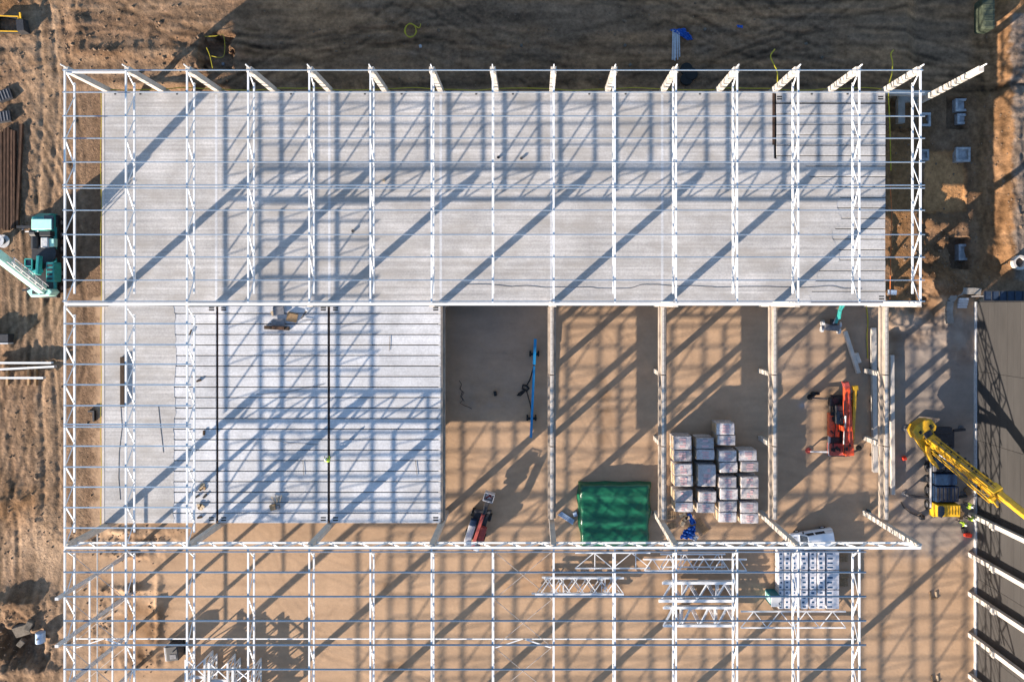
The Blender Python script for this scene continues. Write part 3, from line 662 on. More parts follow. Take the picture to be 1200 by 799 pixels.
# superstructure turns with the boom
B0, B1 = P(1095, 518, 3.4), P(1167, 575.5, 10.0); bd = (B1 - B0).normalized(); hd = Vector((bd.x, bd.y, 0)).normalized(); nd = Vector((-hd.y, hd.x, 0))
base = B0.copy(); base.z = 0
def Q(a, b_, z): return base + hd*a + nd*b_ + Vector((0, 0, z))
MB().cyl(Q(.6, 0, 1.45), 1.05, .4, 'Z', 20).build('turntable', M['dark'], yc)
b = MB().prism([Q(-2.0, -1.1, 0)[:2], Q(1.9, -.95, 0)[:2], Q(1.9, .8, 0)[:2], Q(-2.0, 1.1, 0)[:2]], 1.6, 2.3); b.build('slew_frame', M['yellow_d'], yc, bevel=.06)
cwp = [Q(-2.15, -1.25, 0)[:2], Q(-1.2, -1.35, 0)[:2], Q(-.85, -1.0, 0)[:2], Q(-.85, 1.0, 0)[:2], Q(-1.2, 1.35, 0)[:2], Q(-2.15, 1.25, 0)[:2], Q(-2.5, .6, 0)[:2], Q(-2.5, -.6, 0)[:2]]
cw = MB().prism(cwp, 1.7, 3.1).build('counterweight', M['yellow'], yc, bevel=.10)
MB().cbox(Q(-.9, 0, 3.0), .8, .9, .4, math.atan2(hd.y, hd.x)).build('winch', M['dark'], yc, bevel=.06)
b = MB().bar(Q(-.6, .5, 2.4), Q(.3, .5, 3.7), .22, .7); b.bar(Q(-.6, -.5, 2.4), Q(.3, -.5, 3.7), .22, .7); b.build('boom_bracket', M['yellow'], yc, bevel=.03)
# boom: box sections, each narrower
up_ = bd.cross(nd)*-1
def boom_box(b, p, q, w_, h_): b.bar(p, q, w_, h_, up=tuple(nd.cross(bd)))
bo_ = MB(); boom_box(bo_, B0 - bd*.6, B1, .95, 1.0); boom = bo_.build('boom', M['yellow'], yc, bevel=.10)
e1 = B1 + bd*.35; bo_ = MB(); boom_box(bo_, B1 - bd*.5, e1, 1.12, 1.15); bo_.build('boom_collar', M['yellow_d'], boom, bevel=.05)
bo_ = MB(); boom_box(bo_, B1, B1 + bd*8, .66, .72); bo_.build('boom_section', M['yellow'], boom, bevel=.10)
bo_ = MB(); boom_box(bo_, B1 + bd*7.8, B1 + bd*16, .52, .56); bo_.build('boom_section', M['yellow'], boom, bevel=.08)
nu = nd.cross(bd).normalized()
if nu.z < 0: nu = -nu
bo_ = MB()
for o_ in (-.33, .33): bo_.bar(B0 + nu*.53 + nd*o_ + bd*.8, B1 + nu*.53 + nd*o_ - bd*.3, .07)
for i in range(9):
    p = B0 + bd*(1.0 + i*.8) + nu*.52; bo_.bar(p - nd*.33, p + nd*.33, .06)
bo_.build('boom_rail', M['yellow_d'], boom)
# folded jib lattice along the lower side of the boom
js = -1 if (P(1100, 540, 4) - B0).dot(nd) < 0 else 1
J0, J1 = B0 + bd*.9 + nd*js*.85 + nu*.1, B1 + bd*.5 + nd*js*.95 + nu*.1
jb = MB()
for a_, c_ in ((-.26, -.26), (.26, -.26), (-.26, .28), (.26, .28)): jb.bar(J0 + nd*a_ + nu*c_, J1 + nd*a_*1.3 + nu*c_*1.3, .085)
j_ = jb.build('jib', M['yellow'], yc); n = 9
for i in range(n):
    s_ = MB(); a_ = J0.lerp(J1, i/n); c_ = J0.lerp(J1, (i+1)/n); f = 1 if i % 2 else -1
    s_.bar(a_ + nd*.27*f + nu*.29, c_ - nd*.27*f + nu*.29, .06); s_.bar(a_ + nd*.27*f + nu*.29, c_ + nd*.27*f - nu*.27, .05); s_.build('jib_lacing', M['yellow'], j_)
s_ = MB(); s_.cbox(J1, .5, .5, .5, math.atan2(hd.y, hd.x)); s_.bar(J1, J1 + bd*.9 + nd*js*.25, .14); s_.bar(J1 - nd*js*.5, J1 + bd*.7 - nd*js*.3, .12); s_.build('jib_head', M['yellow'], j_)
for a_, b_, u_, v_ in ((-.2, .15, .85, .75), (-1.5, .7, .5, .3), (-1.6, -.6, .35, .3)): MB().cbox(Q(a_, b_, 3.12), u_, v_, .10, math.atan2(hd.y, hd.x)).build('winch_hole_shade', M['black'], cw)  # black blocks on the counterweight stand in for shaded holes
b = MB(); rg_ = random.Random(3)
for i in range(16):
    f = .06 + i*.058; p = B0.lerp(B1, f) + nd*(-.52 if js > 0 else .52)*rg_.choice((1, .2)) + nu*.5; b.cbox(p, rg_.uniform(.15, .4), rg_.uniform(.08, .2), .12, math.atan2(hd.y, hd.x))
b.tube([B0 + nu*.6 - nd*.18, B1 + nu*.64 - nd*.12], .045, 5).tube([B0 + nu*.6 + nd*.2, B1 + nu*.64 + nd*.1], .03, 5); b.build('hydraulic_line', M['dark'], boom)
b = MB(); b.box(45.35, 47.7, -18.9, -16.2, 1.25, 1.45); b.build('deck_plate', M['grey'], yc)
b = MB()
for i in range(14): b.cbox((rg_.uniform(45.4, 47.6), rg_.uniform(-18.8, -16.2), 1.55), rg_.uniform(.15, .6), rg_.uniform(.15, .5), rg_.uniform(.15, .4), rg_.uniform(0, 1))
b.build('deck_gear', M['dark'], yc)
b = MB()
for i in range(5): b.cbox((45.0, -16.4 - i*1.15, 1.0), .3, .5, .4)
b.build('mudguard', M['dark'], yc)
# lifting cylinder and crane cab
MB().tube([Q(1.6, 0, 2.0), B0 + bd*3.6 - nu*.55], .17, 10).build('lift_cylinder', M['lgrey'], yc)
c1, c2, c3, c4 = P(1087, 522, 3.0), P(1086.5, 529, 2.9), P(1091, 539, 2.7), P(1100, 547.5, 2.5)
ca_ = MB(); ca_.bar(c1, c2, .5, .5); ca_.bar(c2, c3, .42, .5); ca_.bar(c3, c4, .40, .5); ca_.build('cab_arm', M['yellow'], yc, bevel=.05)
MB().cbox(c3.lerp(c4, .4) + Vector((.55, .3, -.4)), 1.0, 1.7, 1.4, math.atan2(hd.y, hd.x) - 1.57).build('operator_cab', M['glass'], yc, bevel=.12)
hk = MB().tube([P(1056, 588, .5), P(1059, 594, .1), P(1066, 600, .12), P(1074, 604, .1), P(1080, 606, .3)], .07, 6); o = hk.build('cable', M['cable']); tag(o, 'black cable curving over the ground left of the yellow crane cab', 'cable')
t = thing('hook_block', 'black hook block lying by the yellow crane cab', 'hook', P(1081, 606, 0)); MB().cyl(P(1081, 606, .3), .28, .3, 'X', 12).build('sheave', M['dark'], t); MB().cbox(P(1080, 606.5, .2), .5, .35, .4).build('block', M['dark'], t, bevel=.05)

# ------------------------------------------------------------------ teal crawler style truck crane on the left
tc = thing('truck_crane', 'teal truck crane with pale mint boom at the left edge of the site', 'crane', (-56.5, 5.2, 0))
x0, x1 = P(35, 300, 1).x, P(68, 300, 1).x
MB().box(x0+.3, x1, .8, 10.2, .55, 1.15).build('chassis', M['dark'], tc, bevel=.05)
MB().box(x1-.32, x1+.02, 1.6, 8.8, 1.15, 1.30).build('side_skirt', M['teal'], tc, bevel=.03)
cx0, cx1 = P(36.5, 262, 2.9).x, P(61, 262, 2.9).x
cb = MB().side([(8.3, .8), (10.35, .8), (10.3, 1.8), (9.75, 2.85), (8.3, 2.85)], cx0, x1-.15, 'X').build('cab', M['teal'], tc, bevel=.08)
MB().box(cx0+.05, cx1, P(0, 269, 2.95).y, P(0, 256.5, 2.95).y, 2.85, 2.97).build('cab_roof', M['mint'], cb, bevel=.06)
MB().box(cx1+.15, x1-.25, 8.4, 9.9, 2.84, 2.90).build('side_window', M['glass'], cb)
MB().bar((cx0-1.6, 8.25, 1.6), (cx0+.2, 8.25, 2.0), .12).build('mirror_arm', M['lgrey'], cb)
MB().box(P(46, 0, 2).x, P(59, 0, 2).x, P(0, 276.5, 2).y, P(0, 270.5, 2).y, 1.15, 2.0).build('battery_box', M['dark'], tc, bevel=.05)
MB().box(P(47.5, 0, 1.9).x, P(56, 0, 1.9).x, P(0, 290, 1.9).y, P(0, 278, 1.9).y, 1.15, 1.9).build('engine_cover', M['lgrey'], tc, bevel=.08)
b = MB().box(P(57, 0, 1.8).x, P(63, 0, 1.8).x, P(0, 289, 1.8).y, P(0, 279.5, 1.8).y, 1.15, 1.75); b.build('tank', M['mint'], tc, bevel=.06)
b = MB().cyl(P(41, 283, 1.5), .38, 1.7, 'Y', 12).cyl(P(40, 273, 1.7), .42, .6, 'X', 12); b.build('air_tank', M['dark'], tc)
MB().cyl(P(55.5, 297, 1.3), 1.15, .5, 'Z', 20).build('turntable', M['dark'], tc)
MB().box(P(53.5, 0, 2.6).x, P(63, 0, 2.6).x, P(0, 330, 2.6).y, P(0, 307, 2.6).y, 1.3, 2.6).build('machine_house', M['teal'], tc, bevel=.10)
b = MB()
for i in range(4): b.box(P(55, 0, 2.6).x, P(61.5, 0, 2.6).x, P(0, 328 - i*5.2, 2.6).y, P(0, 325.5 - i*5.2, 2.6).y, 2.6, 2.64)
b.build('vent', M['dark'], tc)
oc = MB().box(P(30, 0, 2.4).x, P(37, 0, 2.4).x, P(0, 320, 2.4).y, P(0, 304, 2.4).y, 1.2, 2.4).build('operator_cab', M['glass'], tc, bevel=.1)
b = MB()
for px in (29.5, 37.5): b.bar(P(px, 303.5, 2.45), P(px, 320.5, 2.45), .12)
for py in (303.5, 312, 320.5): b.bar(P(29.5, py, 2.45), P(37.5, py, 2.45), .12)
b.build('cab_frame', M['teal'], oc)
b = MB().bar(P(33, 322, 2.2), P(48, 317, 2.6), .45, .6); b.bar(P(46.5, 300, 2.4), P(45, 322, 2.7), .35, .6); b.bar(P(34, 315, 2.3), P(47, 320, 2.3), .3, .3); b.build('slew_frame', M['teal'], tc, bevel=.06)
cw = MB(); cwp = [P(31, 341, 2.5)[:2], P(36, 338, 2.5)[:2], P(58, 338.5, 2.5)[:2], P(61, 342, 2.5)[:2], P(57, 346.5, 2.5)[:2], P(36, 348, 2.5)[:2]]
cwo = cw.prism(cwp, 1.2, 2.5).build('counterweight', M['mint'], tc, bevel=.08)
for px in (41, 50): MB().cbox(P(px, 342.5, 2.52), .55, .42, .16).build('winch', M['dark'], cwo)
A0, A1 = P(47, 337.5, 3.0), P(0, 301.0, 9.0); ad = (A1 - A0).normalized(); an = ad.cross(Vector((0, 0, 1))).normalized(); au = an.cross(ad).normalized()
MB().bar(A0 - ad*.4, A0 + ad*7.5, .85, .95).build('boom', M['mint'], tc, bevel=.09)
MB().bar(A0 + ad*7.3, A0 + ad*22, .62, .7).build('boom_section', M['mint'], tc, bevel=.08)
MB().bar(A0 + ad*21.8, A0 + ad*31, .5, .55).build('boom_section', M['mint'], tc, bevel=.08)
jb = MB(); J0, J1 = A0 + an*.85 + au*.1 + ad*.4, A0 + an*.95 + au*.1 + ad*6.5
for a_, c_ in ((-.25, -.25), (.25, -.25), (-.25, .25), (.25, .25)): jb.bar(J0 + an*a_ + au*c_, J1 + an*a_ + au*c_, .075)
jo = jb.build('jib', M['lgrey'], tc)
for i in range(10):
    a_, c_ = J0.lerp(J1, i/10), J0.lerp(J1, (i+1)/10); f = 1 if i % 2 else -1
    MB().bar(a_ + an*.25*f + au*.26, c_ - an*.25*f + au*.26, .05).bar(a_ + an*.25*f + au*.26, c_ + an*.25*f - au*.26, .05).build('jib_lacing', M['lgrey'], jo)
for x in (x0+.45, x1-.05):
    for y in (1.9, 3.6, 6.4, 8.0, 9.4):
        wh = MB().cyl((x, y, .55), .54, .38, 'X', 16).build('wheel', M['black'], tc); MB().cyl((x, y, .55), .25, .41, 'X', 10).build('rim', M['grey'], wh)
for (a, c_) in (((58, 336), (68, 337)), ((38, 339), (27, 340)), ((60, 266), (69, 262)), ((38, 266), (20, 266))):
    p, q = P(*a, .75), P(*c_, .75); lg = MB().bar(p, q, .26, .24).build('outrigger', M['dark'], tc)
    MB().cyl((q.x, q.y, .3), .09, .8, 'Z', 8).cyl((q.x, q.y, .0), .32, .12, 'Z', 10).build('foot_pad', M['grey'], lg)
t = thing('cable_reel', 'grey cable reel on the soil beside the teal crane boom', 'reel', G(5, 283))
g_ = G(5, 283); MB().cyl((g_.x, g_.y, g_.z+.55), .35, .8, 'Z', 16).build('drum', M['dark'], t); MB().cyl((g_.x, g_.y, g_.z+.98), .75, .08, 'Z', 20).cyl((g_.x, g_.y, g_.z+.12), .75, .08, 'Z', 20).build('flange', M['lgrey'], t); MB().cyl((g_.x, g_.y, g_.z+1.03), .28, .06, 'Z', 14).build('hub', M['white_d'], t)

# ------------------------------------------------------------------ red crane with yellow side boom
rc = thing('mobile_crane', 'red compact crane with a yellow jib on sand inside the open bay', 'crane', P(986, 495, 0))
def X_(px, z): return P(px, 0, z).x
def Y_(py, z): return P(0, py, z).y
def pbox(b, ax, ay, bx, by, z0, z1): return b.box(min(X_(ax, z1), X_(bx, z1)), max(X_(ax, z1), X_(bx, z1)), min(Y_(ay, z1), Y_(by, z1)), max(Y_(ay, z1), Y_(by, z1)), z0, z1)
pbox(MB(), 974, 463, 996, 535, .5, 1.0).build('chassis', M['dark'], rc, bevel=.05)
o = pbox(MB(), 972, 484, 984, 512, 1.0, 1.7).build('body_side', M['red'], rc, bevel=.08)
MB().side([(Y_(536, 1.7), .55), (Y_(536, 1.7)+.1, 1.2), (Y_(526, 1.9), 1.75), (Y_(520, 1.7), 1.7), (Y_(520, 1.7), .55)], X_(973, 1.5), X_(998, 1.5), 'X').build('front_cover', M['dred'], rc, bevel=.08)
cbo = pbox(MB(), 980, 475, 989, 497, 1.0, 2.3).build('operator_cab', M['dark'], rc, bevel=.12)
pbox(MB(), 981, 482, 988, 496, 2.28, 2.34).build('roof_glass', M['glass'], cbo)
pbox(MB(), 973, 466, 987, 476, .9, 1.5).build('engine_cover', M['dark'], rc, bevel=.08)
pbox(MB(), 974, 512, 984, 524, .9, 1.35).build('tool_tray', M['dark'], rc, bevel=.05)
b = MB().bar(P(994.5, 533, 2.0), P(992, 451, 2.7), 1.0, .75, .62, .5); bm_ = b.build('boom', M['red'], rc, bevel=.06)
b = MB()
for px in (990.6, 995.6): b.bar(P(px, 528, 2.5), P(px-.5, 462, 2.98), .09)
for py in (520, 506, 492, 478, 466): b.bar(P(990.2, py, 2.6), P(996, py, 2.6), .1)
b.build('boom_rib', M['dred'], bm_)
b = MB().cbox(P(991.5, 451, 2.75), .6, .7, .55, .3); b.bar(P(991, 450, 2.8), P(986, 447, 2.4), .14); b.build('boom_head', M['dred'], bm_, bevel=.05)
b = MB(); pbox(b, 987, 499, 999, 505, 1.8, 2.7); b.build('boom_pivot', M['red'], rc, bevel=.06)
b = MB().bar(P(998.5, 519, 2.0), P(1002, 455, 2.6), .34, .34); b.build('jib', M['yellow'], rc, bevel=.03)
b = MB().bar(P(1002.3, 457, 2.6), P(1001.5, 452, 2.6), .55, .45); b.build('jib_head', M['yellow_d'], rc)
MB().tube([P(991, 487, 3.0), P(989, 520, 2.2)], .10, 8).build('lift_cylinder', M['lgrey'], rc)
for px in (973.5, 996.5):
    for py in (472, 497, 518):
        c_ = P(px, py, .45); wh = MB().cyl((c_.x, c_.y, .42), .42, .32, 'X', 14).build('wheel', M['black'], rc); MB().cyl((c_.x, c_.y, .42), .2, .36, 'X', 10).build('rim', M['grey'], wh)
for (a, c_, m_) in (((975, 467.5), (951.5, 466), 'dark'), ((976, 529.5), (949.5, 529), 'lgrey'), ((995, 531), (1009, 526), 'dark'), ((996, 466), (1004, 463), 'dark')):
    p, q = P(*a, .75), P(*c_, .6); lg = MB().bar(p, q, .2, .2, .13, .13).build('outrigger', M[m_], rc)
    MB().cyl((q.x, q.y, .3), .08, .6, 'Z', 8).cyl((q.x, q.y, .06), .34, .12, 'Z', 10).build('foot_pad', M['dred' if m_ == 'lgrey' else 'black'], lg)
b = MB(); rg_ = random.Random(9)
for i in range(22): b.cbox(P(rg_.uniform(974, 988), rg_.uniform(466, 530), 1.75), rg_.uniform(.1, .45), rg_.uniform(.1, .5), rg_.uniform(.1, .3), rg_.uniform(0, 1))
for i in range(8): b.cbox(P(rg_.uniform(989, 996), rg_.uniform(455, 530), 2.75), rg_.uniform(.1, .3), rg_.uniform(.1, .35), .15, rg_.uniform(0, 1))
b.tube([P(989.5, 530, 2.5), P(990, 500, 2.85), P(989, 470, 3.0)], .05, 5).tube([P(976, 470, 1.7), P(979, 500, 1.9), P(976, 525, 1.7)], .06, 5); b.build('hydraulic_line', M['black'], rc)
pbox(MB(), 971.5, 500, 974, 534, .9, 1.2).build('ladder', M['lgrey'], rc)
b = MB().cbox(P(953, 461.5, .3), .4, .4, .5, .4); b.cbox(P(958, 461, .25), .35, .3, .45, .1); o = b.build('outrigger_block', M['black']); tag(o, 'black timber blocks by the upper left outrigger of the red crane', 'block')

# ------------------------------------------------------------------ red boom lift under the bottom girder
bl = thing('boom_lift', 'dark boom lift with a dull red boom and a pale basket on the sand', 'boom lift', P(563.5, 605, 0), math.radians(-17))
def lb(b, x0_, x1_, y0_, y1_, z0, z1): return b.box(x0_, x1_, y0_, y1_, z0, z1)
lb(MB(), -.85, .85, -2.5, .9, .45, .95).build('chassis', M['dark'], bl, True, .06)
for x in (-1.0, 1.0):
    for y in (-2.0, .4):
        wh = MB().cyl((x, y, .48), .48, .36, 'X', 16).build('wheel', M['black'], bl, True); MB().cyl((x, y, .48), .22, .4, 'X', 10).build('rim', M['lgrey'], wh, True)
lb(MB(), -1.05, -.25, -2.9, -.7, .95, 1.75).build('engine_cover', M['lgrey'], bl, True, .10)
lb(MB(), -1.02, -.30, -.9, -.1, 1.0, 1.70).build('fuel_tank', M['navy'], bl, True, .06)
lb(MB(), .35, 1.05, -2.6, -.6, .95, 1.6).build('hydraulic_cover', M['dred'], bl, True, .10)
lb(MB(), -.9, .9, -3.3, -2.7, .9, 1.9).build('counterweight', M['lgrey'], bl, True, .10)
bm_ = MB().bar((.05, -3.1, 2.2), (.15, 1.1, 2.5), .36, .42).build('boom', M['dred'], bl, True, .03)
MB().bar((.15, .6, 2.5), (.22, 1.9, 2.1), .26, .3).build('boom_section', M['dark'], bm_, True, .03)
b = MB().bar((-.9, .9, 1.4), (.9, 1.3, 1.4), .3, .4); b.bar((.2, 1.0, 1.6), (.2, 2.3, 1.5), .5, .5); b.bar((.5, .2, 1.1), (.9, 1.4, 1.1), .2, .3); b.build('linkage', M['dark'], bl, True, .05)
bk = thing('x', 'x', 'x'); COL.objects.unlink(bk); bpy.data.objects.remove(bk)
bk = lb(MB(), -.35, .75, 2.45, 3.35, .9, 1.0).build('basket', M['white_d'], bl, True, .02)
r_ = MB()
for x in (-.35, .75): r_.bar((x, 2.45, 2.0), (x, 3.35, 2.0), .06); r_.bar((x, 2.45, 1.0), (x, 2.45, 2.0), .05); r_.bar((x, 3.35, 1.0), (x, 3.35, 2.0), .05)
for y in (2.45, 3.35): r_.bar((-.35, y, 2.0), (.75, y, 2.0), .06); r_.box(-.34, .74, y-.01, y+.01, 1.0, 1.9)
for x in (-.35, .75): r_.box(x-.01, x+.01, 2.47, 3.33, 1.0, 1.9)
r_.build('guard_rail', M['lgrey'], bk, True)
lb(MB(), -.2, .55, 2.55, 3.2, 1.0, 1.25).build('tool_bag', M['white'], bk, True, .06)
MB().bar((-.1, 2.6, 1.3), (.4, 3.1, 1.3), .14, .1).bar((.1, 3.15, 1.3), (.5, 2.8, 1.3), .12, .1).build('rolled_strap', M['dred'], bk, True)

# teal boom lift at the upper right bay
s2 = thing('boom_lift', 'teal boom lift with a grey wheeled base under the deck edge', 'boom lift', P(972, 383, 0), math.radians(-6))
lb(MB(), -.85, .85, -.42, .35, .35, .8).build('chassis', M['grey'], s2, True, .06)
for x in (-.98, .98):
    for y in (-.36, .36):
        MB().cyl((x, y, .34), .34, .26, 'X', 14).build('wheel', M['lgrey'], s2, True)
MB().box(-.4, .3, .2, .9, .8, 1.4).build('turret', M['dark'], s2, True, .06)
MB().bar((0, .5, 1.5), (.15, 2.7, 2.3), .32, .34).build('boom', M['teal'], s2, True, .04)
MB().bar((.15, 1.0, 2.0), (-.1, 1.9, 2.6), .22).bar((-.1, 1.9, 2.6), (.25, 2.9, 3.0), .2).build('linkage', M['teal'], s2, True, .03)
MB().tube([(-.2, .4, 1.4), (.05, 1.6, 1.8)], .08, 8).build('lift_cylinder', M['lgrey'], s2, True)

# ------------------------------------------------------------------ car, toilet
ct = thing('car', 'white compact van parked below the bottom girder', 'car', P(948.5, 628.5, 0), math.radians(9))
MB().side([(-2.42, .38), (-2.46, .78), (-2.2, .98), (-1.45, 1.10), (2.36, 1.14), (2.42, .42)], -.94, .94).build('body', M['carwhite'], ct, True, .10, True)
CB = [(-1.62, .90, 1.08), (2.36, .90, 1.08), (2.12, .74, 1.88), (-.72, .74, 1.84)]
cabn = MB().add([(x, -y, z) for x, y, z in CB] + CB, [(0,1,2,3), (4,5,6,7), (0,1,5,4), (1,2,6,5), (2,3,7,6), (3,0,4,7)]).build('cabin', M['carwhite'], ct, True, .09, True)
def pane(name, q4, off):
    v = [Vector(p) for p in q4]; n_ = (v[1]-v[0]).cross(v[2]-v[0]).normalized()*off
    MB().add([p + n_ for p in v] + [p - n_*.5 for p in v], [(0,1,2,3), (7,6,5,4), (0,4,5,1), (1,5,6,2), (2,6,7,3), (3,7,4,0)]).build(name, M['glass'], cabn, True)
pane('windscreen', [(-1.50, -.80, 1.20), (-1.50, .80, 1.20), (-.84, .70, 1.76), (-.84, -.70, 1.76)], .03)
for s_ in (-1, 1):
    for xa, xb in ((-.95, .05), (.2, 1.3)):
        pane('side_window', [(xa, s_*.868, 1.24), (xb, s_*.868, 1.24), (xb - .04, s_*.775, 1.70), (xa + .25*(xa < 0), s_*.775, 1.70)], .025)
for s_ in (-1, 1):
    MB().cbox((-1.05, s_*1.02, 1.2), .14, .22, .16).build('mirror', M['dark'], ct, True)
    MB().cbox((-2.36, s_*.66, .82), .16, .36, .14).build('headlight', M['lgrey'], ct, True)
    for x in (-1.5, 1.5):
        wh = MB().cyl((x, s_*.86, .33), .33, .2, 'Y', 16).build('wheel', M['black'], ct, True); MB().cyl((x, s_*.88, .33), .19, .2, 'Y', 10).build('rim', M['lgrey'], wh, True)
MB().cbox((-2.0, 0, 1.05), .5, 1.2, .02).build('bonnet_line', M['lgrey'], ct, True)
g_ = P(897, 689, 0); tl = thing('portable_toilet', 'teal portable toilet with a white roof left of the insulation packs', 'toilet', g_)
MB().box(g_.x-.05, g_.x+1.05, g_.y-1.15, g_.y-.05, 0, 2.05).build('cabin', M['toilet'], tl, bevel=.05)
MB().box(g_.x-.1, g_.x+1.1, g_.y-1.2, g_.y+.0, 2.05, 2.16).build('roof', M['white_d'], tl, bevel=.06)
MB().box(g_.x-.08, g_.x-.04, g_.y-.95, g_.y-.25, .15, 1.9).build('door', M['mint'], tl)
MB().cyl((g_.x+.8, g_.y-.8, 2.3), .06, .35, 'Z', 8).build('vent_pipe', M['dark'], tl)

# ------------------------------------------------------------------ blue spreader beam, lying columns
sb = thing('spreader_beam', 'long bright blue steel beam resting on two dark trestles', 'beam', P(625, 455, 0))
a_, c_ = P(627.3, 397, .95), P(622.2, 512.5, .95); mid = a_.lerp(c_, .26)
MB().bar(a_, mid, .34, .4).build('beam_section', M['blue'], sb, bevel=.02); MB().bar(mid + (c_-mid)*.02, c_, .28, .34).build('beam_section', M['blue'], sb, bevel=.02)
for f in (.155, .81):
    q = a_.lerp(c_, f); q.z = 0
    b = MB().box(q.x-.62, q.x+.55, q.y-.16, q.y+.12, .55, .72); b.box(q.x-.6, q.x-.42, q.y-.3, q.y+.3, 0, .55); b.box(q.x+.35, q.x+.53, q.y-.3, q.y+.3, 0, .55)
    o = b.build('trestle', M['black']); tag(o, ('upper' if f < .5 else 'lower') + ' dark trestle under the blue steel beam', 'trestle')
ch = MB().tube([P(626, 427, .7), P(621, 445, .12), P(617, 452, .1)], .07).tube([P(617, 452, .1), P(613, 451, .12), P(612, 455, .1), P(617, 458, .14), P(620, 455, .1), P(617, 452, .12)], .11).tube([P(617, 456, .2), P(608, 461, .1), P(606, 463, .1), P(610, 463, .12), P(616, 457, .15)], .10).tube([P(617, 458, .1), P(621, 472, .1), P(623.5, 484, .6)], .06)
o = ch.build('sling_chain', M['black']); tag(o, 'black looped lifting sling beside the blue beam', 'sling')
ch = MB().tube([P(538+dx_, 446+dy, .08) for dx_, dy in ((0,0),(3,4),(1,9),(4,13),(2,18),(5,22),(1,26),(6,29),(12,31),(15,33))], .03, 5).tube([P(541+dx_, 450+dy, .08) for dx_, dy in ((0,0),(-2,6),(3,10),(-1,15),(3,20))], .03, 5)
o = ch.build('rope_heap', M['cable']); tag(o, 'tangled black rope on the shaded sand', 'rope')
b = MB().cbox(P(580.5, 461, .2), .32, .5, .4, .2); o = b.build('bucket', M['black']); tag(o, 'small black bucket alone on the shaded sand', 'bucket')
def lying(label, ax, ay, bx, by, w_, h_, extra=None):
    p, q = P(ax, ay, h_), P(bx, by, h_); p.z = q.z = h_/2 + .2
    t = thing('concrete_column', label, 'column', (p.x, p.y, 0), group='columns lying on the ground')
    MB().bar(p, q, w_, h_).build('shaft', M['conc'], t, bevel=.02)
    if extra: extra(t, p, q)
    return t
def brk(t, p, q):
    d = (q-p).normalized(); n_ = Vector((-d.y, d.x, 0)); MB().bar(p.lerp(q, .55) + n_*.42, p.lerp(q, .78) + n_*.42, .42, .5).build('corbel', M['conc'], t, bevel=.02)
lying('light grey column lying on the sand left of the right beam line', 1023.5, 384, 1025.5, 553, .52, .45)
lying('grey column lying on the soil just right of the right beam line', 1045, 416, 1046, 579, .42, .4)
lying('slanted short column with a corbel lying above the red crane', 990, 388, 1006, 437, .42, .42, brk)
for (py, nm) in ((432, 'upper'), (470, 'middle'), (533, 'lower')):
    o = MB().cbox(P(1026, py, .1), 1.3, .2, .2).build('bearer', M['timber']); tag(o, f'{nm} timber bearer under the grey lying column', 'bearer')
MB_ = MB()
for (y_, a_, c_, nm) in ((425.2, -12, 60, 'upper'), (430.4, -12, 63, 'middle'), (442.8, -12, 50, 'lower')):
    dy = 3 if nm == 'middle' else 0
    t = thing('steel_beam', f'{nm} white steel beam lying at the left edge of the site', 'steel beam', P(a_, y_, .3), group='white beams at the left edge')
    p, q = P(a_, y_ + dy, .75), P(c_, y_ - dy*.3, .75)
    MB().bar(p, q, .22, .02).bar(p - Vector((0,0,.36)), q - Vector((0,0,.36)), .2, .02).build('flange', M['white'], t); MB().bar(p - Vector((0,0,.18)), q - Vector((0,0,.18)), .03, .34).build('web', M['white'], t)
    if nm != 'upper': MB().cbox(q + Vector((.05, 0, -.18)), .04, .3, .45).build('end_plate', M['white_d'], t)
for px in (10, 35, 43):
    g_ = G(px, 440); o = MB().cbox((g_.x, g_.y, .12), .25, 2.2, .3).build('bearer', M['wood']); tag(o, {10: 'left', 35: 'middle', 43: 'right'}[px] + ' wooden bearer below the white steel beams', 'bearer')

# rusty sheet piles and other goods along the left edge
for i, (x0_, x1_, y0_, y1_, sk) in enumerate(((3, 3.5, 155, 268, 0), (7.5, 7.0, 152, 270, 0), (11.5, 11, 150, 270, 0), (15.5, 15.5, 153, 268, 0), (18.5, 18, 154, 268, 0), (27, 22, 146, 264, 0))):
    p, q = G(x0_, y0_, .32), G(x1_, y1_, .32); p.z = q.z = .30; d = (q-p).normalized(); n_ = Vector((-d.y, d.x, 0))
    t = thing('sheet_pile', f'rusty brown sheet pile in the bundle at the left edge, {ORD[i]} from the left', 'sheet pile', p, group='rusty sheet piles')
    MB().bar(p, q, .20, .03).build('web', M['rust'], t); MB().bar(p + n_*.14 + Vector((0,0,-.1)), q + n_*.14 + Vector((0,0,-.1)), .03, .26).bar(p - n_*.14 + Vector((0,0,-.1)), q - n_*.14 + Vector((0,0,-.1)), .03, .26).build('flange', M['rust'], t)
for i, (px, py, rz) in enumerate(((8, 113, .35), (7, 138, .15))):
    g_ = G(px, py); t = thing('plate_stack', ('upper' if i == 0 else 'lower') + ' tilted stack of grey ribbed plates at the left edge', 'plate stack', g_, rz, 'grey plate stacks')
    for j in range(5): MB().box(-.75 + j*.02, .75 + j*.03, -.62, .55 + j*.02, .05 + j*.09, .12 + j*.09).build('plate', M['dark'], t, True, .01)
    for j in range(4): MB().box(-.6 + j*.36, -.5 + j*.36, -.5, .5, .48, .53).build('rib', M['grey'], t, True)
g_ = P(13, 27, 0); sk = thing('skip', 'open yellow rimmed skip with a black inside at the top left', 'skip', (g_.x, g_.y, -.1))
pp = [(-5, 18.5), (21.5, 19.5), (21.5, 37), (-5, 36.5)]; w_ = [P(a, c, .8) for a, c in pp]
b = MB()
for i in range(4): b.bar(w_[i] - Vector((0,0,.42)), w_[(i+1) % 4] - Vector((0,0,.42)), .06, .8)
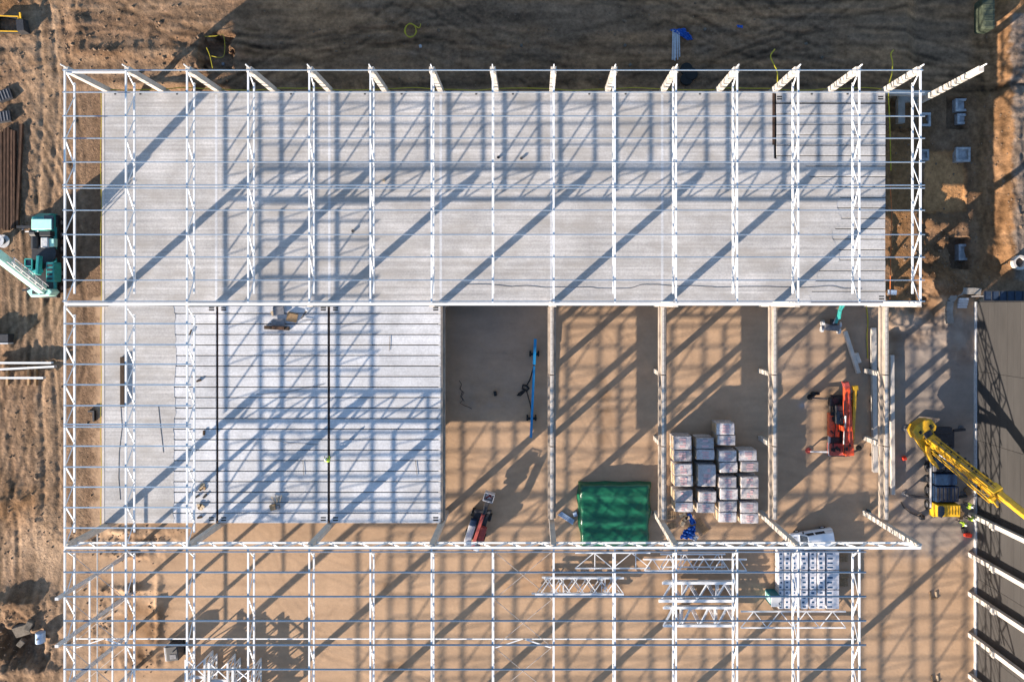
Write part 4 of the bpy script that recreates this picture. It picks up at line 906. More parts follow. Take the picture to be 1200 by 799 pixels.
b.build('side_wall', M['black'], sk); MB().prism([v[:2] for v in w_], -.1, .15).build('floor', M['black'], sk)
b = MB()
for i in range(4): b.bar(w_[i], w_[(i+1) % 4], .09, .09)
b.build('rim', M['yellow_d'], sk); p = P(25, 20, .5); MB().cbox(P(27, 31.5, .5), 1.0, 1.6, 1.0, .1, taper=.8).build('end_ramp', M['dark'], sk); MB().bar(P(23.5, 15, 1.0), P(24.5, 24, .8), .16).bar(P(24, 22, .8), P(30, 25, .5), .16).build('lift_hook', M['yellow_d'], sk)

# ------------------------------------------------------------------ wrapped pallet loads
rows = {97: [(155, 235), (238, 303), (318, 385), (387, 450), (472, 540), (543, 600)], 230: [(165, 230), (233, 295), (322, 450), (480, 543), (546, 605)],
        356: [(78, 148), (151, 209), (240, 305), (308, 370), (395, 459), (463, 528), (537, 598), (601, 660)], 487: [(238, 301), (304, 365), (393, 459), (462, 523), (543, 605), (608, 668)]}
x_off = {97: [0, 2, 6, 8, 8, 10], 230: [0, 2, 10, 14, 4], 356: [-6, 0, 6, 12, 6, 14, 8, 6], 487: [-6, 4, 4, 4, 2, 4]}
col_nm = {97: 'left', 230: 'second', 356: 'third', 487: 'right'}
def pallet_load(label, cx, cy, wx, wy, h):
    t = thing('pallet_load', label, 'pallet load', (cx, cy, 0), R.uniform(-.02, .02), 'shrink wrapped pallet loads')
    b = MB()
    for y in (-.45, 0, .45): b.box(-wx*.47, wx*.47, y*wy-.05, y*wy+.05, 0, .09)
    for i in range(5): x = -wx*.46 + wx*.92*i/4; b.box(x-.07, x+.07, -wy*.48, wy*.48, .09, .13)
    b.build('pallet', M['wood'], t, True)
    for lv in range(2):
        z0, z1 = .13 + lv*h/2, .13 + (lv+1)*h/2 - .04; m_ = MB(); nn = 6; vs = []; fs = []
        def wob(): return R.uniform(-.03, .03)
        prs = [(-.5, z0), (-.505, (z0+z1)/2), (-.5, z1-.10), (-.42, z1)]
        # soft block: rings from bottom to top
        ring = []
        for (f, z) in ((1.0, z0), (1.02, (z0+z1)/2), (1.0, z1-.12), (.93, z1-.02)):
            ring.append([(x*f*wx/2 + wob(), y*f*wy/2 + wob()*.6, z + (wob() if z > z0 else 0)) for x, y in ((-1,-1),(-.33,-1.02),(.33,-1.02),(1,-1),(1.02,0),(1,1),(.33,1.02),(-.33,1.02),(-1,1),(-1.02,0))])
        for g in ring: vs += g
        for a in range(3):
            for j in range(10): fs.append((a*10+j, a*10+(j+1) % 10, a*10+10+(j+1) % 10, a*10+10+j))
        vs.append((0, 0, z1 + .02)); fs += [(30+j, 30+(j+1) % 10, 40) for j in range(10)]; fs.append(tuple(range(10))[::-1])
        o = m_.add(vs, fs).build('wrapped_block', M['wrap' if lv else 'wrap'], t, True)
        if lv == 0: MB().box(-wx/2-.035, -wx/2-.025, -wy*.44, wy*.44, z0+.05, z1-.1).build('side_sheet', M['kraft'], o, True)
        if lv == 1:
            MB().box(-wx/2-.045, -wx/2-.035, -wy*.42, wy*.42, z0+.05, z1-.15).build('side_sheet', M['kraft'], o, True)
            for kx in range(2):
                for ky in range(3):
                    if R.random() < .15: continue
                    MB().box(-.36 + kx*.38 + R.uniform(-.08, .06), -.02 + kx*.38 + R.uniform(-.06, .06), (-.34 + ky*.25)*wy, (-.34 + ky*.25 + .17)*wy, z1+.008, z1+.026).build('print_patch', M['redprint'], o, True)
    return t
for c0, lst in rows.items():
    for i, (ya, yb) in enumerate(lst):
        h = 2.45; s5 = 4.993; px0 = 770 + (c0 + x_off[c0][i])/s5; px1 = px0 + 21.2; pa, pb = 480 + ya/s5, 480 + yb/s5
        p, q = P(px0, pb, h), P(px1, pa, h); place = ORD[i] + ' one down'
        extra = ', larger bluish' if (c0, i) == (230, 2) else ''
        pallet_load(f'shrink wrapped pallet load{extra} with red print, {place} in the {col_nm[c0]} column', (p.x+q.x)/2, (p.y+q.y)/2, q.x-p.x-.04, q.y-p.y-.04, h-.13)
# junk below them
def slat_pallet(label, px, py, rz, z=0.0, n=7, L=1.1, W=.8):
    t = thing('pallet', label, 'pallet', P(px, py, 0) + Vector((0, 0, z)), rz, 'loose wooden pallets')
    for i in range(n): MB().box(-W/2 + W*i/n, -W/2 + W*(i+.62)/n, -L/2, L/2, .10, .125).build('slat', M['wood'], t, True)
    for y in (-L*.43, 0, L*.43): MB().box(-W/2, W/2, y-.05, y+.05, 0, .10).build('bearer', M['wood'], t, True)
    return t
slat_pallet('loose wooden pallet tilted under the pallet loads, beside the blue tarp', 822, 616, .62, 0, 6, 1.9, .9)
slat_pallet('brown wooden pallet left of the crumpled blue tarp, upper one', 787, 603, .05, 0, 5, 1.0, 1.1); slat_pallet('brown wooden pallet left of the crumpled blue tarp, lower one', 787, 615, .15, 0, 5, .8, 1.0)
b = MB()
for i in range(5): b.cbox(P(798 + i*1.8, 603 + R.uniform(-3, 12), .2), R.uniform(.3, .6), R.uniform(.2, .5), .35, R.uniform(0, 3))
o = b.build('cardboard_heap', M['kraft']); tag(o, 'heap of torn cardboard beside the blue tarp under the pallet loads', 'cardboard')
def sheet(name, label, cat, pts, m_, amp, seed, nu=14, nv=14, zz=.1):
    """Crumpled sheet stretched over a four cornered patch of ground."""
    rg = random.Random(seed); A, B, C_, D = [P(*p, 0) for p in pts]; vs = []; fs = []
    for j in range(nv+1):
        for i in range(nu+1):
            u, v = i/nu, j/nv; p = A.lerp(B, u).lerp(D.lerp(C_, u), v)
            k = amp*(abs(math.sin(u*9 + seed + v*4)) + abs(math.sin(v*11 - u*6 + seed)))*.5 + rg.uniform(-.3, .3)*amp
            p = p + Vector((rg.uniform(-1, 1), rg.uniform(-1, 1), 0))*.04; vs.append((p.x, p.y, hgt(p.x, p.y) + zz + max(0, k)))
    for j in range(nv):
        for i in range(nu): a = j*(nu+1)+i; fs.append((a, a+1, a+nu+2, a+nu+1))
    o = MB().add(vs, fs).build(name, m_); md = o.modifiers.new('thick', 'SOLIDIFY'); md.thickness = .015
    return tag(o, label, cat)
sheet('tarp', 'crumpled bright blue tarp below the pallet loads', 'tarp', ((801, 619), (815, 613), (812, 630), (796, 629)), M['bluetarp'], .45, 3)
sheet('tarp_strip', 'twisted tail of blue tarp above the crumpled blue tarp', 'tarp', ((804, 601), (808, 600), (815, 612), (809, 614)), M['bluetarp'], .3, 5, 6, 8)
sheet('bag', 'white crumpled big bag next to the blue tarp', 'bag', ((811, 623), (818, 627), (815, 634), (809, 630)), M['white_d'], .35, 8, 6, 6)
# bundle of blue wrapped bars
t = thing('bar_bundle', 'pale blue wrapped bundle of bars left of the green tarp', 'bundle', P(664, 606, 0), math.radians(-33))
for j in range(4): MB().box(-1.05 + .05*j, 1.0 - .03*j, -.28 + .15*j, -.16 + .15*j, .05, .22).build('bar', M['paleblue'], t, True, .02)
b = MB().cbox(P(674, 602, .2), .45, .45, .4, .3); o = b.build('crate', M['paleblue'], None, bevel=.03); tag(o, 'small pale blue crate beside the blue bar bundle', 'crate')

# ------------------------------------------------------------------ green tarp covered stack
gt = thing('tarp_stack', 'big stack covered with a shiny dark green tarp', 'covered stack', P(721, 602, 0))
def tarp():
    p0_, p1_ = P(685, 638, 1.0), P(758, 572, 1.0); nu, nv = 48, 46; vs = []; fs = []; rg = random.Random(4)
    ax0, ax1, ay0, ay1 = p0_.x - .75, p1_.x + .55, p0_.y - .4, p1_.y + .55
    for j in range(nv+1):
        for i in range(nu+1):
            x = ax0 + (ax1-ax0)*i/nu; y = ay0 + (ay1-ay0)*j/nv
            dx_ = min(x - ax0, ax1 - x); dy = min(y - ay0, ay1 - y)
            e = min(1, dx_/.5)*min(1, dy/.4); f = e**.35
            z = .03 + f*(1.0 + .07*math.sin(y*2.3) + .04*math.sin(x*1.1 + y*.7) + .05*math.sin(y*4.1 + x*.25))
            z += (1 - e)*.10*abs(math.sin(x*2.2 + y*2.1)) + .045*max(0, math.sin((x*1.6 - y*1.3)*2.1))**6*f + .05*max(0, math.sin((x*1.2 + y*1.7)*1.7 + 1))**8*f
            z += rg.uniform(-.012, .012)
            px_ = x + (1-e)*.10*math.sin(y*2.1 + 1) - .35*(1-e)*max(0, (ay0+4-y)/4)*(-1 if x < ax0+3 else 1); py_ = y + (1-e)*.05*math.sin(x*1.7)
            vs.append((px_, py_, max(.02, z)))
    for j in range(nv):
        for i in range(nu): a = j*(nu+1)+i; fs.append((a, a+1, a+nu+2, a+nu+1))
    return MB().add(vs, fs)
tarp().build('tarp', M['green'], gt, smooth=True)
q0, q1 = P(687, 638, 1), P(757, 573, 1); MB().box(q0.x, q1.x, q0.y, q1.y, 0, .62).build('stack', M['wood'], gt)
for i, (px, py) in enumerate(((682, 585), (681, 600), (684, 620), (760, 580), (762, 600), (759, 622), (700, 567.5), (740, 567.5))):
    MB().cbox(P(px, py, .15), .18, .3, .2, i*.7).build('tie_weight', M['lgrey'] if i % 3 else M['black'], gt)

# ------------------------------------------------------------------ insulation packs
ip = 0; wcol = [(912.5, 919), (919.5, 927), (927.5, 935), (938.5, 947.5), (948.5, 957.5), (958.5, 967.5), (968.5, 984)]
for ci, (xa, xb) in enumerate(wcol):
    for ri, (ya, yb) in enumerate(((645.5, 667.5), (668, 690.5), (691, 713.5))):
        h = 1.35 + .12*(ci % 2); p, q = P(xa, yb, h), P(xb, ya, h)
        t = thing('insulation_pack', f'white film pack of insulation boards, {ORD[ri]} row from the girder, {ORD[ci]} column from the toilet', 'insulation pack', (p.x, p.y, 0), group='stacked insulation packs')
        wx, wy = q.x-p.x-.05, q.y-p.y-.04
        MB().box(.02, wx, .02, wy, .08, h).build('pack', M['insul'], t, True, .04)
        MB().box(0, wx, .2, .35, 0, .08).box(0, wx, wy-.35, wy-.2, 0, .08).build('bearer', M['wood'], t, True)
        n = 4
        for j in range(n):
            y = wy*(j+.5)/n; lw = wx*.44; lx = wx*(.42 if ci < 6 else .25) + R.uniform(-.06, .06)
            MB().box(lx-lw/2*R.uniform(.7, 1.1), lx+lw/2*R.uniform(.7, 1.1), y-.13*R.uniform(.5, 1.15), y+.10*R.uniform(.7, 1.2), h+.004, h+.010).build('print_patch', M['label'], t, True)
        for j in range(1, n): MB().box(.03, wx-.01, wy*j/n-.012, wy*j/n+.012, h+.002, h+.007).build('seam', M['lgrey'], t, True)
for i, (px, py) in enumerate(((989, 653), (990, 672), (989, 682))):
    slat_pallet(f'weathered pallet right of the insulation packs, {ORD[i]} one from the girder', px, py, .05*i, 0, 5, .9, .9)

# ------------------------------------------------------------------ trusses lying in the sand hall
def lying_truss(label, ax, bx, top, bot, z, n, off=0, cw_=.16, verts=(), depth=.0, dup=1, shift=0):
    t = thing('lying_truss', label, 'steel truss', P(ax, bot, 0), group='steel trusses lying in the sand hall')
    for d in range(dup):
        zz = z + d*.34; sx = d*shift
        for y in (top + d*.9, bot + d*.9): MB().bar(P(ax + off*(y > (top+bot)/2) + sx, y, zz), P(bx + sx, y, zz), cw_, .16).build('chord', M['white' if d == dup-1 else 'white_d'], t)
        st = (bx - ax)/n; o_ = .12
        for i in range(n):
            f, g = (bot, top) if i % 2 == 0 else (top, bot)
            MB().bar(P(ax + off*.5 + st*i + sx, f + d*.9, zz), P(ax + st*(i+1) + sx, g + d*.9, zz), .085).build('lacing', M['white' if d == dup-1 else 'white_d'], t)
        for v in verts: MB().bar(P(v + sx, top + d*.9, zz), P(v + sx, bot + 2, zz), .085).build('vertical', M['white'], t)
    return t
lying_truss('nearest lying truss stack, left one of the sand hall', 635, 727, 676, 695, .5, 12, -12, .2, (656, 705), dup=2, shift=4)
lying_truss('long thin lying truss touching the girder shadow, right of the green tarp', 674, 762, 647.5, 665.5, .6, 4, 0, .12, (697, 745))
lying_truss('lying truss below the girder, densely laced, left of the toilet', 754, 875, 655, 668.5, .75, 12, 2, .15)
lying_truss('lying truss tucked right under the bottom girder', 774, 850, 649, 664, .4, 8, 0, .14, (798, 846))
lying_truss('upper box truss stack with wide flanges in the sand hall', 779, 863, 681, 702, 1.0, 8, -4, .30, (802, 842), dup=3, shift=-1.5)
lying_truss('lower box truss stack with wide flanges in the sand hall', 780, 864, 710, 731, 1.0, 8, 0, .26, (800, 840), dup=3, shift=-1.5)
lying_truss('single truss lying in front of the insulation packs', 868, 991, 716, 735, .6, 8, 0, .14)
for i, (xa, xb, yt) in enumerate(((218, 240, 772), (245, 267, 776), (273, 298, 781))):
    z = 2.0; t = thing('lattice_truss', f'upright white lattice frame at the lower left, {ORD[i]} from the left', 'lattice frame', P(xa, yt, 0), group='lattice frames at the lower left')
    for px in (xa, xb):
        MB().bar(P(px, yt, z), P(px, 850, z), .22).build('chord', M['white_d' if px == xb else 'white'], t); q, q2 = P(px, yt, z), P(px, 850, z)
        MB().bar((q.x, q.y, .15), (q2.x, q2.y, .15), .18).build('chord', M['white_d'], t)
        for j in range(6): y = q.y - j*1.3; MB().bar((q.x, y, .15), (q.x, y - 1.3, z), .09).build('lacing', M['white'], t); MB().bar((q.x, y, .1), (q.x, y, z), .12).build('post', M['white'], t)
    for j in range(3):
        ya, yb = yt + 22*j, yt + 22*j + 20; MB().bar(P(xa, ya, z), P(xb, yb, z), .10).build('lacing', M['white'], t); MB().bar(P(xb, ya, z+.0), P(xa, yb, z-.1), .10).build('lacing', M['white'], t)
        MB().bar(P(xa, yb+1, z-.3), P(xb, yb+1, z-.3), .3, .2).build('crosspiece', M['white_d'], t)
g_ = P(207, 758, 0); ge = thing('generator', 'dark site generator with a pale end panel on the sand at the lower left', 'generator', (g_.x, g_.y, 0), .12)
MB().box(-.45, .95, -.85, .85, .15, 1.55).build('canopy', M['dark'], ge, True, .10); MB().box(-.6, -.44, -.8, .8, .2, 1.5).build('end_panel', M['lgrey'], ge, True, .04)
MB().box(-.6, 1.05, -.9, .9, 0, .15).build('skid', M['black'], ge, True); MB().cyl((.5, .3, 1.7), .07, .35, 'Z', 8).build('exhaust', M['grey'], ge, True)
MB().box(0, .7, -.6, -.1, 1.55, 1.58).build('vent', M['grey'], ge, True)

# ------------------------------------------------------------------ things on the decks
def on(px, py, dz=0.0): return P(px, py, Z_DECK + dz)
t = thing('timber_stack', 'dark brown timber with plates on the planks below the middle girder', 'timber stack', on(327, 382))
MB().bar(on(310, 383.5, .18), on(339, 385, .18), .38, .3).build('timber', M['timber'], t, bevel=.02); MB().cbox(on(326, 379, .25), 1.4, .9, .10, .1).build('plate', M['grey'], t); MB().cbox(on(326, 384, .40), 1.3, .35, .2, -.05).build('plate', M['rust'], t)
for i, (px, py, rz, m_) in enumerate(((327, 363.5, .1, 'grey'), (343, 371.5, -.2, 'wood'))):
    t = thing('board_stack', ('grey board stack' if i == 0 else 'brown board stack') + ' on the planks just below the middle girder', 'board stack', on(px, py), rz, 'board stacks on the lower deck')
    for j in range(4): MB().box(-.55, .5 + .03*j, -.5, .5 - .04*j, .01 + j*.07, .065 + j*.07).build('board', M[m_], t, True)
b = MB().cbox(on(320, 367, .1), .35, .5, .2, .4); o = b.build('box', M['kraft'], None, bevel=.02); tag(o, 'small tan box beside the grey board stack on the deck', 'box')
t = thing('floor_saw', 'slanted floor tool with a white head and black shaft on the deck', 'tool', on(358, 366)); MB().bar(on(353, 373, .2), on(361, 362, .55), .14).build('shaft', M['dark'], t); MB().cbox(on(361, 361.5, .35), .5, .4, .5, .7).build('head', M['white'], t, bevel=.05); MB().bar(on(354, 375, .15), on(368, 375, .1), .05).build('handle', M['grey'], t)
b = MB().cbox(on(144, 447.5, .15), .45, 5.4, .3); o = b.build('steel_channel', M['timber'], None, bevel=.02); tag(o, 'long dark channel lying along the left side of the lower deck', 'channel')
for i, (px, py) in enumerate(((237, 570), (236.5, 593))):
    t = thing('brick_pile', ('upper' if i == 0 else 'lower') + ' small pile of brown bricks near the first slot of the lower deck', 'brick pile', on(px, py), group='brick piles on the lower deck')
    for j in range(7): MB().cbox((R.uniform(-.3, .3), R.uniform(-.35, .35), .06 + .09*(j % 2)), .24, .34, .11, R.uniform(0, 3)).build('brick', M['kraft' if j % 2 else 'wood'], t, True)
for i, (px, py, rz) in enumerate(((231, 581.5, .5), (240, 581, .9), (234, 606, .2), (224, 364+25, 1.2), (239, 507, 1.5), (233, 446, .3))):
    o = MB().cbox(on(px, py, .08), .5, .2, .16, rz).build('offcut', M['black' if i < 2 else 'timber']); tag(o, f'dark offcut lying on the lower left deck, {["upper left of the brick piles", "between the two brick piles", "below the brick piles", "under the third truss near the middle girder", "just left of the first slot", "far above the brick piles"][i]}', 'offcut')
t = thing('prop_heap', 'heap of small formwork props and a box on the middle planks', 'props', on(321, 588))
for j, (a, c_) in enumerate((((318, 582), (322, 588)), ((323, 580), (325, 588)), ((327, 581), (324, 589)), ((330, 580), (328, 588)))): MB().tube([on(*a, .12), on(*c_, .3)], .05, 6).build('prop', M['kraft'], t)
MB().cbox(on(320, 594, .22), .6, .6, .42, .3).build('box', M['wood'], t, bevel=.03); MB().cbox(on(325.5, 594, .18), .4, .45, .36, .1).build('box', M['grey'], t, bevel=.03)
for pts_, lab in (([(141.5, 478), (143, 500), (139.5, 530), (139, 560), (141, 585)], 'black cable running down the left screed of the lower deck'), ([(185.5, 475), (188, 500), (191.5, 530)], 'short straight cable on the grey screed of the lower deck'),
                  ([(545, 333), (570, 333.5), (600, 336), (616, 335), (640, 336.5), (690, 337), (705, 338), (738, 338), (752, 334), (765, 333.5), (790, 335), (815, 335), (840, 337), (870, 336), (910, 336), (940, 337), (975, 335.5), (990, 338), (1010, 339)], 'long thin cable wandering along the lower edge of the upper deck'),
                  ([(300, 462), (330, 460), (355, 455), (380, 450)], 'thin cable crossing the middle bay planks'), ([(317, 515), (340, 519), (372, 521)], 'thin cable lying low on the middle bay planks')):
    pp = [on(a, c_ + R.uniform(-.5, .5), .035) for a, c_ in pts_]; sm = []
    for i in range(len(pp)-1):
        for k_ in range(4): sm.append(pp[i].lerp(pp[i+1], k_/4) + Vector((0, R.uniform(-.03, .03), 0)))
    sm.append(pp[-1]); o = MB().tube(sm, .018, 5).build('cable', M['cable']); tag(o, lab, 'cable')
for i, (a, c_) in enumerate(((355, 540), (487, 540), (457, 394))):
    o = MB().tube([on(a, c_, .05), on(a + R.uniform(-1, 2), c_ + 17, .05)], .022, 5).build('rebar', M['timber']); tag(o, 'short rebar across a plank joint in the ' + ['middle bay', 'right bay, lower end', 'right bay, upper end'][i] + ', lower deck', 'rebar')
for i, (px, py) in enumerate(((450, 212), (414, 271), (611, 186), (584, 185))):
    t = thing('bucket', f'small dark bucket on the upper deck, {["left of the middle, near the double purlin", "lowest of them all", "right one of the upper pair", "left one of the upper pair"][i]}', 'bucket', on(px, py), group='buckets on the upper deck'); MB().cyl((0, 0, .12), .13, .22, 'Z', 12, .16).build('shell', M['kraft' if i == 0 else 'dark'], t, True); MB().tube([(-.16, 0, .22), (-.08, .05, .28), (.08, .05, .28), (.16, 0, .22)], .012, 4).build('handle', M['grey'], t, True)

# ------------------------------------------------------------------ hoses along the deck edge
def hose(label, pts, m_, r=.06, name='hose'):
    pp = [Vector(p) for p in pts]; sm = []
    for i in range(len(pp)-1):
        a0 = pp[max(0, i-1)]; a1 = pp[i]; a2 = pp[i+1]; a3 = pp[min(len(pp)-1, i+2)]
        for k_ in range(5):
            f = k_/5; sm.append(.5*((2*a1) + (a2-a0)*f + (2*a0-5*a1+4*a2-a3)*f*f + (3*a1-a0-3*a2+a3)*f**3))
    sm.append(pp[-1]); o = MB().tube(sm, r, 6).build(name, m_); return tag(o, label, 'hose')
hose('yellow hose hanging along the left deck edge', [P(118.3 + .5*math.sin(i*1.7), 108 + i*28.2, 4.6) for i in range(19)], M['yhose'], .03)
hose('yellow hose sagging along the top deck edge', [P(122 + i*22.9, 104.6 + 1.3*math.sin(i*1.1) + .5*math.sin(i*2.7), 4.5) for i in range(41)], M['yhose'], .05)
hose('yellow hose looping down at the right deck end', [P(1047, 59, 1.5), P(1044, 64, 2.2), P(1046, 74, 3.2), P(1045, 88, 4.2), P(1041, 104, 4.75), P(1042, 130, 4.4), P(1043, 160, 3.6), P(1044, 200, 3.2)], M['yhose'], .07)
hose('orange hose along the lower right deck end', [P(1043, 216, 3.2), P(1045, 250, 3), P(1044, 290, 3), P(1043, 350, 3)], M['ohose'], .05)
hose('yellow hose end rising beyond the top eave', [P(908, 58, 1.5), P(903, 66, 2.4), P(907, 76, 3.4), P(911, 85, 4.2), P(911, 104, 4.8)], M['yhose'], .07)
hose('coiled yellow hose on the shaded soil above the top eave', [P(481 + 7.5*math.cos(a*.55)*(1 - a*.012), 36 + 7*math.sin(a*.55)*(1 + a*.01), -.2 + a*.012) for a in range(22)] + [P(491, 33, .1), P(493, 28, .1)], M['yhose'], .05)
hose('yellow hose beside the lying column under the deck edge', [P(1014, 350, .3), P(1017, 375, .1), P(1016, 395, .1), P(1017, 420, .1)], M['yhose'], .06)
hose('yellow warning rail left of the pit at the top left', [P(242, 56, .5), P(246, 66, .5), P(249, 80, .5)], M['yhose'], .04)
hose('yellow warning rail above the pit at the top left', [P(240, 43, .5), P(252, 42.5, .5), P(262, 42, .5), P(262, 66, .5), P(248, 66, .5)], M['yhose'], .03)

# ------------------------------------------------------------------ top edge goods
sheet('tarp', 'torn blue tarp around the boards on the shaded soil', 'tarp', ((785, 34), (803, 32), (813, 46), (806, 46)), M['bluetarp'], .25, 12)
for i in range(7):
    px = 789 + i*1.25; a, c_ = G(px, 36 + R.uniform(-2, 2), .25), G(px + R.uniform(-1, 1), 67 + R.uniform(-4, 4), .2)
    o = MB().bar(a, c_, .10, .06).build('board', M['lgrey']); tag(o, f'grey board in the bundle by the torn blue tarp, {ORD[i]} from the left', 'board', 'grey boards by the torn blue tarp')
sheet('plastic_scrap', 'small blue plastic scrap on the soil at the top right', 'scrap', ((864, 28), (871, 29), (871, 32), (865, 31)), M['bluetarp'], .1, 2, 5, 4)
for i, (px, py, c_) in enumerate(((827, 33, 'lgrey'), (492, 53, 'white_d'), (611, 52, 'white_d'), (733, 52, 'lgrey'), (739, 75, 'lgrey'), (256, 71, 'white_d'), (965, 66, 'lgrey'), (946, 50, 'white_d'))):
    g_ = G(px, py); o = MB().cbox((g_.x, g_.y, g_.z + .08), .42, .34, .22, px, taper=.8).build('rubble_block', M['conc_g' if i in (1, 5) else 'soilrock'], None, bevel=.06); tag(o, 'small rubble block on the soil above the top eave, ' + ['by the blue tarp', 'below the coiled hose', 'left of the middle column', 'above the tenth column', 'just beside the tenth column', 'in the pit at the left', 'right of the hose end', 'near the hose end'][i], 'rubble')
for i in range(3):
    g_ = G(805 + (i % 2)*6, 80 + i*6); o = MB().cyl((g_.x, g_.y, g_.z+.2), .7, .3, 'Z', 18).build('tyre', M['black']); tag(o, 'old black tyre by the boards above the top eave, ' + ['upper', 'middle', 'lower'][i] + ' one', 'tyre')
g_ = G(1160, 15); gc = thing('green_container', 'dull green container at the top right corner of the site', 'container', g_)
q0, q1 = P(1152, 34, 1.2), P(1167, -4, 1.2); MB().box(q0.x, q1.x, q0.y, q1.y, -.6, 1.2).build('body', mat('dull_green_paint', (.05, .062, .042), .7, var=.25), gc, bevel=.3); M['dgreen'] = mat('dull_green_rib', (.06, .072, .05), .7); b = MB()
for i in range(6): y = q0.y + (q1.y-q0.y)*(i+.5)/6; b.box(q0.x+.1, q1.x-.1, y-.05, y+.05, 1.2, 1.23)
b.build('roof_rib', M['dgreen'], gc)

# ------------------------------------------------------------------ foundations on the right
def footing(label, xa, ya, xb, yb, z, hole=True):
    p, q = P(xa, yb, z), P(xb, ya, z); t = thing('concrete_footing', label, 'footing', (p.x, p.y, z-.8), group='concrete socket footings'); w_ = .28
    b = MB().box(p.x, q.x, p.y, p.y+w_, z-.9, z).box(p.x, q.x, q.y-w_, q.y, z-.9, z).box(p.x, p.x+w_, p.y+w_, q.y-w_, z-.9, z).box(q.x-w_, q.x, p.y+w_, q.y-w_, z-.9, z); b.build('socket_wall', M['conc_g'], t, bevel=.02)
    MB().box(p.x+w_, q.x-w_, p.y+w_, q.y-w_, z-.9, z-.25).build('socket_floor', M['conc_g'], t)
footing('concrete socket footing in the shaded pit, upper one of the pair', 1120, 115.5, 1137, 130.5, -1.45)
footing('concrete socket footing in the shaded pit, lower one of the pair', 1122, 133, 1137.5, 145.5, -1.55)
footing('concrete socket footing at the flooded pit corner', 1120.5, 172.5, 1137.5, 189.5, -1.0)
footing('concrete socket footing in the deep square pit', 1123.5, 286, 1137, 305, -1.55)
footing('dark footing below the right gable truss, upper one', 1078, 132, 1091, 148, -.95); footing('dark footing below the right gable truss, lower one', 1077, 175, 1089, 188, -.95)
t = thing('ground_beam', 'pale concrete beam between the right gable column and the lone column', 'beam', P(1064, 109, 1.9)); MB().bar(P(1036, 108.5, 1.9), P(1090, 110.5, 1.9), .55, .6).build('shaft', M['conc'], t, bevel=.03)
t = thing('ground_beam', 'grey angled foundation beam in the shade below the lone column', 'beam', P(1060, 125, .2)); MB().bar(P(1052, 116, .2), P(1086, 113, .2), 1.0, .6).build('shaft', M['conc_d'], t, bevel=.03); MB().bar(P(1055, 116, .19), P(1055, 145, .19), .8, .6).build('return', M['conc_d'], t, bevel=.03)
o = MB().cbox(P(1045.5, 342.5, .3), .95, .55, .3, -.05).build('box', M['paleblue'], None, bevel=.04); tag(o, 'pale box on the soil right of the upper deck corner', 'box')
# curved kerb wall at the warehouse corner
arc = [P(1112.5, 379, .3), P(1111, 365, .3), P(1112.5, 353, .3), P(1118, 344.5, .3), P(1127, 341, .3), P(1140, 341, .3), P(1148, 342, .3)]
b = MB()
for i in range(len(arc)-1): b.bar(arc[i], arc[i+1], .75, .6)
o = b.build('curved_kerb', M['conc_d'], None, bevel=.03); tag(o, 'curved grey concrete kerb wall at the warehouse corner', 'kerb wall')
t = thing('stair_block', 'small pale stepped block inside the curved kerb wall', 'steps', P(1130, 355, 0))
for i in range(4): MB().box(X_(1124, .5), X_(1135, .5), Y_(361 - i*3.0, .5), Y_(358.2 - i*3.0, .5), 0, .25 + .12*i).build('step', M['lgrey'], t, bevel=.02)
cn = thing('canopy', 'dark blue glazed canopy strip at the end of the warehouse wall', 'canopy', P(1175, 346, 3.2))
for i in range(6): MB().box(X_(1153.5 + i*9.2, 3.2), X_(1162.2 + i*9.2, 3.2), Y_(352, 3.2), Y_(341.5, 3.2), 3.12, 3.2).build('pane', M['mesh'], cn)
MB().bar(P(1153, 341.2, 3.22), P(1212, 341.2, 3.22), .08).bar(P(1153, 352.2, 3.22), P(1212, 352.2, 3.22), .08).build('rail', M['dark'], cn)
for i in range(7): MB().bar(P(1153 + i*9.2, 341.2, 3.24), P(1153 + i*9.2, 352.2, 3.24), .07).build('glazing_bar', M['dark'], cn)
for px in (1156, 1198): q = P(px, 347, 3.1); MB().box(q.x-.06, q.x+.06, q.y-.06, q.y+.06, -.5, 3.1).build('post', M['grey'], cn)
g_ = G(1192, 308); t = thing('well_ring', 'round concrete well ring at the far right edge', 'well ring', g_); b = MB(); n = 20; r0, r1 = .55, .85
vs = []; 
for z_ in (0, .5):
    for rr in (r0, r1): vs += [(g_.x + rr*math.cos(6.283*j/n), g_.y + rr*math.sin(6.283*j/n), g_.z + z_) for j in range(n)]
fs = []
for j in range(n):
    k_ = (j+1) % n; fs += [(n+j, n+k_, 3*n+k_, 3*n+j), (j, 2*n+j, 2*n+k_, k_), (2*n+j, 3*n+j, 3*n+k_, 2*n+k_)]
b.add(vs, fs).build('ring', M['conc'], t)
